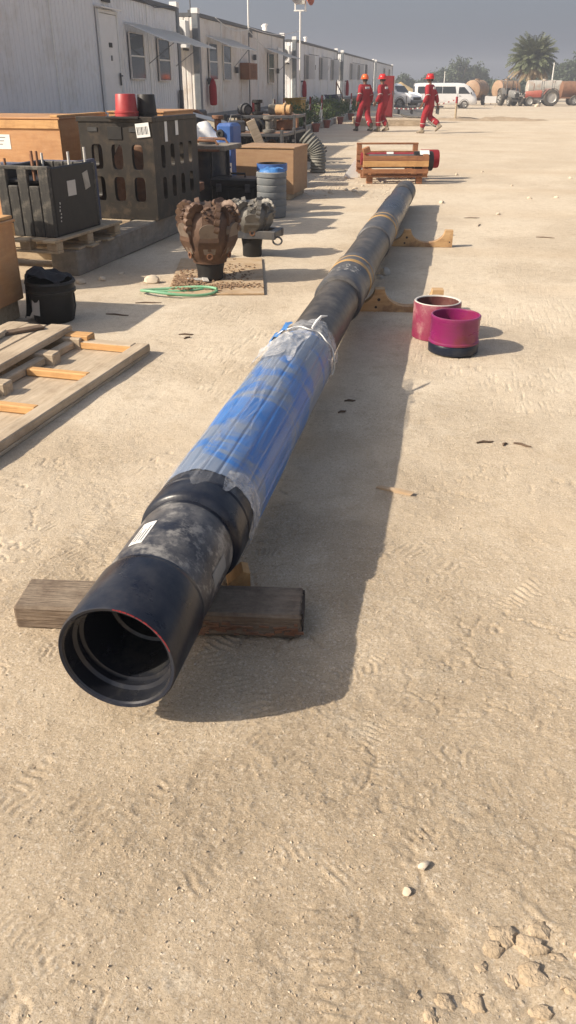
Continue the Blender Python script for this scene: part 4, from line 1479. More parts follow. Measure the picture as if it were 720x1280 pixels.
# ---- framed wooden panel on the ground
t = thing('framed_panel', 'flat weathered wooden panel with cross battens lying on the sand', 'panel', (-1.745, 4.65, 0), rad(-5.2))
PWD, PLN = .54, 2.6
B('sheet', 'wood_grey', t, (-PWD / 2, -PLN / 2, .012), (PWD - .004, PLN - .004, .02))
B('edge_rail', 'wood_grey', t, (-.045, -PLN / 2, .047), (.09, PLN, .046))
B('edge_rail', 'wood_grey', t, (-PWD + .03, -PLN / 2, .047), (.06, PLN, .046))
B('end_rail', 'wood_greyx', t, (-PWD / 2 - .015, -.04, .0475), (PWD - .155, .08, .045))
for yy in (-.62, -1.16, -1.75, -2.3):
    B('cross_batten', 'wood_fresh', t, (-PWD / 2 - .015, yy, .046), (PWD - .155, .05, .042))
B('end_rail_lit_face', 'wood_fresh', t, (-PWD / 2 - .015, -.083, .046), (PWD - .16, .006, .038), ch=0)  # orange strip paints in the sunlit face of the end rail

# ---- plywood base with two drill bits
t = thing('plywood_sheet', 'muddy plywood sheet under the brown drill bit', 'plywood', (-1.925, 6.97, 0), rad(13))
B('sheet', 'ply_sheet', t, (0, 0, .010), (.78, 1.48, .016))
sb = MB()
rsd = np.random.RandomState(9)
for k in range(900):
    g = rsd.rand()
    if g < .45:
        x, y = rsd.normal(-.25, .08), rsd.normal(-.33, .14)
    elif g < .8:
        x, y = rsd.normal(.12, .15), rsd.normal(-.48, .05)
    else:
        x, y = rsd.normal(.05, .15), rsd.normal(.05, .25)
    if abs(x) > .38 or abs(y) > .72:
        continue
    r = rsd.uniform(.004, .013) * (1.5 if g < .45 else 1)
    v_, f_ = pebble(r, rsd)
    sb.add(v_, f_, Matrix.Translation((x, y, .019 + r * .3 + (.02 * math.exp(-((x + .25) / .08) ** 2) if g < .45 else 0))))
o = sb.build('soil_crumbs', 'soil', t, 60)
o['kind'] = 'stuff'
MB().box((-.17, -.3, .035), (.17, .05, .012), (.2, .1, .5)).box((-.1, -.33, .04), (.05, .09, .01), (.1, .1, .2)).build('pale_scrap', 'tape_grey', t)


def drill_bit(t, R, H_, mb_, mp, nb, cutter_m, pin_h):
    """fixed-cutter bit, cutters up: pin, waist, flared crown with blades and junk slots"""
    MB().lathe([(R * .44, 0), (R * .47, .01), (R * .47, pin_h * .5), (R * .52, pin_h * .9), (R * .5, pin_h), (.001, pin_h)], 30).build('pin_cap', 'plastic_black', t, 35)
    z0 = pin_h
    zs = H_ - z0
    MB().lathe([(R * .5, z0 - .002), (R * .6, z0 + zs * .015), (R * .61, z0 + zs * .06), (R * .66, z0 + zs * .09), (R * .84, z0 + zs * .26), (R * .94, z0 + zs * .42),
                (R * .95, z0 + zs * .6), (R * .90, z0 + zs * .78), (R * .72, z0 + zs * .9), (R * .3, z0 + zs * .88), (.001, z0 + zs * .84)], 44).build('bit_body', mb_, t, 35)
    for i in range(nb):
        a = 2 * PI * i / nb - PI / 2
        m_ = Matrix.Rotation(a, 4, 'Z')
        # blade: profile in (r, z), thick across, spiral lean
        prof = [(.62, .12), (.86, .3), (.985, .42), (1.0, .7), (.97, .84), (.88, .95), (.72, 1.0), (.5, .97), (.3, .9), (.3, .7), (.6, .6), (.7, .4)]
        n = len(prof)
        vs = []
        for q, tk in ((-1, .27), (1, .27)):
            for (r, z) in prof:
                wth = R * tk * (1.0 + (.25 if z < .6 else 0)) * (1.05 if r > .8 else .8)
                lean = (z - .5) * R * .22
                vs.append((r * R, q * wth + lean, z0 + zs * z))
        fs = [tuple(range(n))[::-1], tuple(range(n, 2 * n))]
        for k in range(n):
            j = (k + 1) % n
            fs.append((k, j, n + j, n + k))
        bl_ = MB().add(vs, fs, m_).build('blade', mb_, t)
        # smooth gauge pad with rounded top
        pv = []
        ph, pw = .5, .34
        pol = []
        for k in range(13):
            q = PI * k / 12
            pol.append((R * pw * math.cos(q), .60 + .13 * math.sin(q)))
        pol = [(R * pw * .55, .2)] + pol + [(-R * pw * .55, .2)]
        rr = lambda z: (R * (.74 + .30 * min(1, max(0, (z - .2) / .25))) if z < .45 else R * (1.035 - .04 * (z - .45)))
        n = len(pol)
        vs = [(rr(z) + .016 - .35 * abs(x) ** 2 / R, x, z0 + zs * z) for x, z in pol] + [(rr(z) - .03, x, z0 + zs * z) for x, z in pol]
        cen = len(vs)
        fs = [tuple(range(n))]
        for k in range(n):
            j = (k + 1) % n
            fs.append((k, j, n + j, n + k))
        MB().add(vs, fs, m_).build('gauge_pad', mp, bl_, 25)
        MB().lathe([(.028, 0), (.028, .006), (.018, .007), (.016, -.01), (.001, -.01)], 16, m_ @ Matrix.Translation((rr(.26) - .004, 0, z0 + zs * .17)) @ Matrix.Rotation(PI / 2, 4, 'Y')).build('nozzle', 'rust', bl_, 30)
        cm = MB()
        for k, (r, z) in enumerate(((.99, .64), (1.0, .76), (.965, .87), (.88, .955), (.74, 1.0), (.58, .985))):
            lean = (z - .5) * R * .22
            cr_ = .036 * R / .25
            cm.lathe([(.001, -.02), (cr_, -.02), (cr_, .02), (.001, .022)], 12,
                     m_ @ Matrix.Translation((r * R - .004, R * .24 + lean, z0 + zs * z)) @ Matrix.Rotation(PI / 2 - .3, 4, 'X'))
        for k in range(7):
            q = (k + .5) / 7
            cm.add(*pebble(.027 * R / .25, np.random.RandomState(k + 10 * i)),
                   m_ @ Matrix.Translation((R * (.97 - .42 * max(0, q - .35)), random.uniform(-.25, .12) * R + .08 * R, z0 + zs * (.78 + .2 * min(1, q * 1.5)))))
        cm.build('cutter_row', cutter_m, bl_, 40)['kind'] = 'stuff'


t = thing('drill_bit', 'rusty brown fixed cutter drill bit standing on muddy plywood', 'drill bit', (-1.945, 6.78, .019), rad(16), 'drill bits standing on their pins')
drill_bit(t, .235, .60, 'bit_brown', 'bit_pad', 6, 'cutter', .135)
t = thing('drill_bit', 'smaller grey drill bit held in a bit breaker frame', 'drill bit', (-1.845, 7.95, .0), rad(14), 'drill bits standing on their pins')
drill_bit(t, .2, .50, 'bit_grey', 'bit_grey', 6, 'bit_grey', .185)
t = thing('bit_breaker', 'dark steel bit breaker collar with lifting ring around the grey bit', 'collar', (-1.845, 7.95, .17), rad(-6))
for s_ in (-1, 1):
    B('bar', 'steel_slate', t, (0, s_ * .12, .05), (.56, .05, .075))
    B('end_lug', 'steel_slate', t, (s_ * .24, 0, .05), (.07, .19, .07))
MB().lathe([(.095, .01), (.15, .012), (.15, .09), (.095, .092)], 30).build('ring', 'steel_slate', t, 35)
pts = [(.29 + .045 * math.cos(a), -.1, .0 + .035 * math.sin(a)) for a in [2 * PI * k / 16 for k in range(17)]]
MB().tube(pts, .009, 6, False).build('lifting_ring', 'steel_slate', t, 60)

# green hose loop, white rock
pts = []
for k in range(49):
    a = 2 * PI * k / 48 * .96 + .3
    r = .29 + .015 * math.sin(3 * a)
    pts.append((r * math.cos(a) * 1.05, r * .42 * math.sin(a), .016 + .012 * (1 + math.sin(2 * a))))
gh = thing('garden_hose', 'loop of green hose lying by the plywood sheet', 'hose', (-2.06, 6.24, 0), rad(8))
MB().tube(pts, .0115, 8).build('hose', 'hose_green', gh, 60)
MB().tube([(.18, .1, .02), (.12, .05, .024), (0, .02, .02), (-.2, .03, .016)], .011, 8).build('hose_tail', 'hose_green', gh, 60)


def rock(name, label, x, y, r, m='stone_pale', group='loose stones on the sand', flat=.65, z=None, seed=None, rz=None, sub=2, sink=.25):
    rr = np.random.RandomState(seed if seed is not None else int(abs(x * 991 + y * 577) * 10) % 99991)
    bm2 = bmesh.new()
    bmesh.ops.create_icosphere(bm2, subdivisions=sub, radius=1)
    cuts = [(Vector(rr.normal(size=3)).normalized(), rr.uniform(.55, .85)) for _ in range(7)]
    sx, sy = rr.uniform(.85, 1.25), rr.uniform(.7, 1.0)
    for v in bm2.verts:
        p = v.co.copy()
        for n_, d_ in cuts:
            k = p.dot(n_) - d_
            if k > 0:
                p -= n_ * k * .9
        if sub > 2:
            p *= 1 + .35 * (float(fbm(np.array(p.x * 2.2 + 9), np.array(p.y * 2.2 + p.z * 1.7 + 9), int(seed or 1), 3)) - .5)
        v.co = Vector((p.x * sx * r, p.y * sy * r, p.z * flat * r))
    me = bpy.data.meshes.new(name)
    bm2.to_mesh(me)
    bm2.free()
    me.materials.append(MATS[m])
    for p in me.polygons:
        p.use_smooth = True
    me.set_sharp_from_angle(angle=rad(28))
    o = bpy.data.objects.new(name, me)
    C.objects.link(o)
    o.location = (x, y, (gz(x, y) if z is None else z) + r * flat * (.5 - sink))
    o.rotation_euler = (0, 0, rr.uniform(0, 6.28) if rz is None else rz)
    return tag(o, label, 'stone', group)


rock('white_rock', 'whitish lump of rock between the bearer mat and the green hose', -2.42, 6.62, .075, 'stone_pale', None, .7)

# ---- behind the bits
def ribbed_bin(name, label, loc, r, h, m, group=None):
    t = thing(name, label, 'bin', loc, 0, group)
    prof = [(r * .93, 0), (r * .96, .01)]
    nseg = 5
    for i in range(nseg):
        z = .06 + i * (h - .12) / nseg
        d_ = (h - .12) / nseg
        prof += [(r * .985, z), (r, z + .006), (r, z + d_ * .78), (r * .985, z + d_ * .8), (r * .965, z + d_ * .82), (r * .965, z + d_ * .94)]
    prof += [(r, h - .06), (r * 1.03, h - .055), (r * 1.03, h - .01), (r * .97, h), (r * .9, h), (r * .88, h - .1), (.001, h - .1)]
    MB().lathe(prof, 36).build('shell', m, t, 35)
    return t


t = ribbed_bin('ribbed_bin', 'grey ribbed round bin with crumpled blue plastic on top', (-2.19, 10.58, 0), .185, .53, 'bin_grey')
vs = []
for i in range(9):
    for k in range(28):
        a = 2 * PI * k / 28
        r = .165 * i / 8
        z = .54 + .05 * float(fbm(np.array(3 * math.cos(a) * i / 8 + 5), np.array(3 * math.sin(a) * i / 8 + 5), 5, 3)) - (.05 if i == 8 else 0)
        vs.append((r * math.cos(a) * (1 + .06 * math.sin(5 * a)), r * math.sin(a), z))
MB().add(vs, [(i * 28 + k, (i + 1) * 28 + k, (i + 1) * 28 + (k + 1) % 28, i * 28 + (k + 1) % 28) for i in range(8) for k in range(28)]).build('blue_sheet', 'bag_blue', t, 70)
t2 = ribbed_bin('ribbed_bin', 'dark ribbed bin with blue rim behind the grey bin', (-2.30, 11.15, 0), .19, .58, 'plastic_black')
MB().lathe([(.196, .49), (.2, .492), (.2, .575), (.196, .577)], 36).build('rim', 'blue_plastic', t2, 35)

t = thing('tool_case', 'black plastic tool case with carry handle beside the grey bin', 'case', (-2.80, 11.3, 0), rad(-4))
B('lower_shell', 'plastic_black', t, (0, 0, .14), (.62, .42, .28), ch=.02)
B('lid', 'plastic_black', t, (0, 0, .335), (.65, .45, .105), ch=.02)
for x in (-.2, .2):
    B('latch', 'steel_slate', t, (x, -.222, .27), (.07, .03, .1))
MB().tube([(-.1, 0, .385), (-.1, 0, .43), (.1, 0, .43), (.1, 0, .385)], .014, 8).build('handle', 'plastic_black', t, 60)
for x in (-.24, -.08, .08, .24):
    B('rib', 'plastic_black', t, (x, -.214, .12), (.03, .014, .2))

t = thing('flanged_stand', 'dark steel flanged drum stand with a plate top behind the tool case', 'stand', (-3.30, 11.65, 0), rad(-5))
MB().lathe([(.26, 0), (.27, .02), (.27, .7), (.001, .7)], 30).build('drum', 'steel_slate', t, 35)
for k in range(6):
    a = 2 * PI * k / 6
    B('rib', 'steel_slate', t, (.285 * math.cos(a), .285 * math.sin(a), .36), (.05, .02, .68), (0, 0, a))
B('plate', 'steel_mat', t, (0, 0, .735), (.74, .72, .06))
for s_ in (-.2, .2):
    MB().tube([(-.22, s_, .765), (-.2, s_, .82), (.18, s_, .82), (.22, s_, .765)], .018, 8).build('lifting_bar', 'rust', t, 60)
MB().lathe([(.12, .765), (.12, .80), (.09, .83), (.001, .83)], 20).build('boss', 'steel_slate', t, 35)
B('bolt_strip', 'rust', t, (0, -.363, .71), (.6, .02, .03))

t = thing('rusty_valve', 'rusty round fitting between perforated crate and flanged stand', 'fitting', (-3.17, 10.25, 0))
MB().lathe([(.16, 0), (.18, .03), (.18, .09), (.1, .12), (.12, .3), (.19, .34), (.19, .42), (.1, .44), (.1, .55), (.001, .56)], 26).build('body', 'rust', t, 35)

t = thing('blue_chemical_can', 'blue plastic chemical can with white printed label by the plywood crate', 'container', (-3.42, 13.3, 0), rad(-8))
B('body', 'blue_plastic', t, (0, 0, .48), (.27, .38, .96), ch=.04)
lb = B('label_sheet', 'white_plain', t, (.0, -.193, .24), (.22, .004, .34), ch=0)
for i in range(4):
    B('print_line', ('blue_plastic', 'print_black', 'blue_plastic', 'yellow_paint')[i], lb, (0, -.003, .11 - i * .065), (.2 - .03 * (i % 2), .001, .025), ch=0)
MB().lathe([(.06, 0), (.06, .04), (.03, .042), (.03, .02), (.001, .02)], 16, Matrix.Translation((-.06, -.19, .82)) @ Matrix.Rotation(PI / 2, 4, 'X')).build('cap', 'print_black', t, 40)
t = thing('white_sack', 'crumpled white sack lying beside the blue chemical can', 'sack', (-3.86, 13.4, 0))
bm2 = bmesh.new()
bmesh.ops.create_icosphere(bm2, subdivisions=3, radius=1)
for v in bm2.verts:
    k = 1 + .25 * (float(fbm(np.array(v.co.x * 2 + 9), np.array(v.co.y * 2 + v.co.z * 3 + 9), 7, 3)) - .5)
    v.co = Vector((v.co.x * .4 * k, v.co.y * .3 * k, (v.co.z * .48 + .46) * k))
me = bpy.data.meshes.new('sack')
bm2.to_mesh(me)
bm2.free()
me.materials.append(MATS['white_plain'])
for p in me.polygons:
    p.use_smooth = True
o = bpy.data.objects.new('sack', me)
C.objects.link(o)
o.parent = t

# leaning boards and sheet metal
t = thing('leaning_board', 'grey board leaning across the junk behind the blue can', 'board', (-3.0, 13.9, 0), rad(20))
B('board', 'wood_greyx', t, (0, 0, .5), (.14, .03, 1.05), (0, rad(-24), 0))
t = thing('metal_sheet', 'pale bent metal sheet lying on top of the scrap racks', 'sheet', (-4.0, 15.3, 0), rad(25))
B('sheet', 'tape_grey', t, (0, 0, .88), (1.5, .55, .012), (rad(6), rad(14), 0))
for sx, h in ((-.55, 1.0), (.55, .72)):
    B('prop', 'steel_slate', t, (sx, 0, h / 2), (.07, .07, h - .04))


def scrap_rack(label, loc, rz, d, shelves, seed):
    """open angle-iron rack holding scrap"""
    r_ = random.Random(seed)
    t = thing('scrap_rack', label, 'rack', loc, rz, 'steel scrap racks')
    w_, dp, h_ = d
    for sx in (-1, 1):
        for sy in (-1, 1):
            B('post', 'steel_slate', t, (sx * w_ / 2, sy * dp / 2, h_ / 2), (.05, .05, h_))
    for z in shelves:
        for sy in (-1, 1):
            B('rail', 'steel_slate', t, (0, sy * dp / 2, z), (w_ - .052, .035, .05))
        for sx in (-1, 1):
            B('rail', 'steel_slate', t, (sx * w_ / 2, 0, z), (.035, dp - .052, .05))
        n = 6
        for i in range(n):
            B('shelf_slat', 'rust', t, (0, -dp / 2 + dp * (i + .5) / n, z + .012), (w_ - .04, dp / n * .7, .012))
    return t


def scrap(label, loc, seed, m):
    r_ = random.Random(seed)
    k = seed % 3
    t = thing('scrap_fitting', label, 'fitting', loc, r_.uniform(0, 3), 'scrap fittings on the racks')
    if k == 0:
        MB().lathe([(.07, 0), (.11, .01), (.11, .05), (.06, .06), (.06, .2), (.1, .21), (.1, .26), (.001, .26)], 18).build('body', m, t, 35)
    elif k == 1:
        MB().box((0, 0, .09), (.3, .2, .18), ch=.02).build('body', m, t)
        MB().tube([(-.1, 0, .18), (-.08, 0, .26), (.08, 0, .26), (.1, 0, .18)], .014, 6).build('handle', m, t, 60)
    else:
        MB().lathe([(.09, 0), (.09, .3), (.07, .31), (.07, .02), (.001, .02)], 18, Matrix.Translation((0, -.15, .09)) @ ALONG('y')).build('body', m, t, 35)
        MB().lathe([(.09, .1), (.12, .1), (.12, .14), (.09, .14)], 18, Matrix.Translation((0, -.15, .09)) @ ALONG('y')).build('flange', m, t, 35)


scrap_rack('low steel rack of scrap fittings behind the pale plywood crate', (-3.5, 14.75, 0), rad(-4), (1.5, .8, .82), (.28, .74), 1)
scrap_rack('open steel rack of scrap beside the grey corrugated elbow', (-3.62, 17.0, 0), rad(-3), (1.35, .9, .98), (.3, .68, .94), 2)
SM = ('rust', 'steel_slate', 'plastic_black', 'bit_grey', 'wood_cradle', 'steel_black', 'horn_grey')
SN = ('rusty', 'slate grey', 'black', 'grey steel', 'tan', 'dark steel', 'pale grey')
n = 0
for (cx_, cy, zz, wd) in ((-3.5, 14.75, .761, 1.2), (-3.62, 17.0, .701, 1.1), (-3.62, 17.0, .961, 1.0), (-3.62, 17.0, .321, 1.0)):
    for i in range(4):
        kk = n % 7
        scrap(('%s flanged fitting on a steel scrap rack' if n % 3 == 0 else '%s box with handle on a steel scrap rack' if n % 3 == 1 else '%s pipe stub lying on a steel scrap rack') % SN[kk],
              (cx_ - wd / 2 + wd * (i + .5) / 4, cy + random.uniform(-.2, .2), zz), n, SM[kk])
        n += 1
t = thing('wooden_box', 'open wooden box of scrap in front of the first rack', 'box', (-2.75, 13.95, 0), rad(5))
for s_ in (-1, 1):
    B('side_board', 'wood_redbrown', t, (0, s_ * .22, .31), (.6, .025, .62))
    B('end_board', 'wood_redbrown', t, (s_ * .29, 0, .31), (.025, .41, .62))
B('base', 'wood_redbrown', t, (0, 0, .05), (.55, .41, .03))
t = thing('timber_stack', 'dark stack of timbers under the steel racks', 'timbers', (-2.85, 15.6, 0), rad(-4))
for i in range(2):
    for k in range(2):
        B('timber', 'wood_grey', t, (-.2 + k * .2, 0, .085 + i * .16), (.18, 1.3, .15))
t = thing('black_case', 'black suitcase-like case lying on cardboard near the far racks', 'case', (-4.4, 18.3, 0), rad(12))
B('support', 'plastic_black', t, (0, 0, .3), (.8, .6, .6))
B('case', 'plastic_black', t, (0, 0, .665), (1.0, .62, .12), ch=.03)
B('cardboard', 'chip', t, (0, .0, .74), (.9, .66, .015))

# corrugated elbow
t = thing('corrugated_elbow', 'grey corrugated duct elbow standing on the sand by the rack', 'duct', (-2.48, 16.35, 0))
path = []
for i in range(15):
    path.append(Vector((0, 0, .26 * i / 14)))
for i in range(1, 22):
    a = rad(48) * i / 21
    path.append(Vector((-.32 * (1 - math.cos(a)), 0, .26 + .32 * math.sin(a))))
d_ = (path[-1] - path[-2]).normalized()
for i in range(1, 10):
    path.append(path[21 + 14] + d_ * (.024 * i))
rr = [.14 + (.012 if i % 3 == 1 else (-.008 if i % 3 == 0 else 0)) for i in range(len(path))]
MB().tube(path, rr, 24).build('duct', 'hose_grey', t, 35)


def pump_unit(label, loc, rz, h):
    t = thing('pump_unit', label, 'pump', loc, rz, 'dark pump units among the scrap')
    for s_ in (-.3, .3):
        B('skid_rail', 'steel_slate', t, (0, s_, .06), (1.2, .1, .12))
    B('bed', 'steel_slate', t, (0, 0, .135), (1.1, .5, .03))
    MB().lathe([(.001, -.42), (.12, -.42), (.2, -.36), (.2, .0), (.23, .01), (.23, .05), (.14, .06), (.14, .2), (.001, .2)], 22, Matrix.Translation((0, 0, .42)) @ ALONG('x')).build('motor', 'steel_black', t, 35)
    for k in range(5):
        MB().lathe([(.2, -.3 + k * .06), (.22, -.3 + k * .06), (.22, -.28 + k * .06), (.2, -.28 + k * .06)], 22, Matrix.Translation((0, 0, .42)) @ ALONG('x')).build('cooling_fin', 'steel_slate', t, 35)
    B('gear_case', 'plastic_black', t, (.36, 0, .4), (.3, .4, .5), ch=.03)
    B('tank', 'steel_slate', t, (-.1, .12, h * .5 + .34), (.7, .24, h * .5 - .1), ch=.03)
    MB().tube([(.36, 0, .65), (.36, 0, h - .1), (.2, 0, h), (-.1, 0, h), (-.3, -.1, h - .15), (-.3, -.15, .5)], .035, 8).build('riser_pipe', 'rust', t, 50)
    MB().tube([(.5, -.1, .5), (.7, -.2, .45), (.8, -.2, .2), (.9, -.1, .04)], .03, 8).build('hose', 'rubber', t, 60)


pump_unit('dark pump unit with rusty riser behind the flanged stand', (-4.35, 12.6, 0), rad(10), 1.1)
pump_unit('dark pump unit beside the open steel rack', (-4.75, 15.6, 0), rad(-20), 1.05)
pump_unit('dark pump unit at the far end of the scrap row', (-3.7, 18.9, 0), rad(15), .95)
for i, (x, y) in enumerate(((-2.95, 18.4), (-3.5, 20.6))):
    t = thing('cable_coil', ('loose coil of black cable on the sand by the open rack', 'loose coil of black cable beyond the last pump unit')[i], 'cable', (x, y, 0))
    pts = []
    for k in range(150):
        a = k * .21
        pts.append(((.3 + .03 * math.sin(k * .37)) * math.cos(a), (.3 + .03 * math.cos(k * .29)) * math.sin(a), .025 + .0022 * k + .01 * math.sin(k)))
    MB().tube(pts, .022, 6).build('coil', 'rubber', t, 60)
# ------------------------------------------------------------------ brown crate with two tool ends behind the pipe
t = thing('tool_crate', 'open red-brown timber tool crate standing beyond the pipe end', 'crate', (-1.02, 15.15, 0), rad(12))
CW, CDp = 1.10, 1.15
for x in (-.42, .42):
    B('foot', 'wood_redbrown', t, (x, -CDp / 2 + .1, .05), (.1, .12, .1))
    B('foot', 'wood_redbrown', t, (x, CDp / 2 - .1, .05), (.1, .12, .1))
for i, yy in enumerate((-CDp / 2 + .05, -.2, .15, CDp / 2 - .05)):
    B('base_slat', 'wood_redbrown', t, (0, yy, .115), (CW, .09, .026))
for sy, hh in ((-1, .33), (1, .41)):
    y = sy * (CDp / 2 - .03)
    for sx in (-1, 1):
        B('corner_post', 'wood_redbrown', t, (sx * (CW / 2 - .05), y, .13 + hh / 2), (.09, .055, hh))
    B('rail', 'wood_redbrown', t, (0, y - .042, .20), (CW, .026, .07))
    B('side_board', 'wood_fresh' if sy < 0 else 'wood_redbrown', t, (0, y - .042, .315 if sy < 0 else .33), (CW, .026, .09))
    B('side_board', 'wood_redbrown', t, (0, y - .042, .40 if sy < 0 else .41), (CW, .026, .075 if sy < 0 else .06))
B('top_rail', 'wood_redbrown', t, (0, CDp / 2 - .03, .556), (CW, .06, .03))
B('end_block', 'wood_redbrown', t, (-CW / 2 + .05, -CDp / 2 + .03, .52), (.12, .09, .09), (0, rad(-20), rad(10)))
B('saddle_block', 'wood_redbrown', t, (-.35, 0, .155), (.09, .8, .05))
B('saddle_block', 'wood_redbrown', t, (.35, 0, .155), (.09, .8, .05))


def lying_tool(label, y, r, m, capm, x0, x1):
    ca_, sa_ = math.cos(rad(12)), math.sin(rad(12))
    q = thing('tool_joint', label, 'tool', (-1.02 - y * sa_, 15.15 + y * ca_, .18), rad(12))
    MX = Matrix.Translation((0, 0, r)) @ ALONG('x')
    MB().lathe([(.001, x0), (r * .7, x0), (r * .7, x1 - .3)], 26, MX).build('shaft', m, q, 35)
    cp_ = MB().lathe([(r * .7, x1 - .32), (r, x1 - .31), (r, x1 - .02), (r * .93, x1), (.001, x1)], 30, MX).build('end_cap', capm, q, 35)
    return q, cp_


q, cp_ = lying_tool('black capped tool lying in the brown crate, white label on cap', -.3, .155, 'steel_slate', 'plastic_black', -.5, .66)
B('label_tag', 'white_plain', cp_, (.5, -.112, .295), (.16, .004, .09), (rad(-45), 0, 0), 0)
q, cp_ = lying_tool('red capped tool lying at the back of the brown crate', .22, .15, 'red_paint', 'red_cloth_cover', -.5, .86)
B('label_tag', 'white_plain', q, (.0, -.06, .235), (.12, .004, .07), (rad(-30), 0, 0), 0)
t = thing('white_sheet', 'small white board scrap leaning against the brown crate', 'scrap', (-1.74, 15.5, 0), rad(20))
MB().prism([(-.16, 0), (.12, 0), (.12, .36)], .01, Matrix.Rotation(rad(-12), 4, 'X')).build('scrap', 'white_plain', t)

# ------------------------------------------------------------------ people
def skin_mesh(name, verts, edges, radii, root, m, parent, sub=1):
    me = bpy.data.meshes.new(name)
    bm2 = bmesh.new()
    lay = bm2.verts.layers.skin.verify()
    vv = []
    for i, p in enumerate(verts):
        v = bm2.verts.new(p)
        r = radii[i]
        v[lay].radius = r if isinstance(r, tuple) else (r, r)
        v[lay].use_root = (i == root)
        vv.append(v)
    for a, b_ in edges:
        bm2.edges.new((vv[a], vv[b_]))
    bm2.to_mesh(me)
    bm2.free()
    me.materials.append(MATS[m])
    o = bpy.data.objects.new(name, me)
    C.objects.link(o)
    o.parent = parent
    md = o.modifiers.new('skin', 'SKIN')
    md.use_smooth_shade = True
    sd = o.modifiers.new('sub', 'SUBSURF')
    sd.levels = sub
    sd.render_levels = sub
    return o


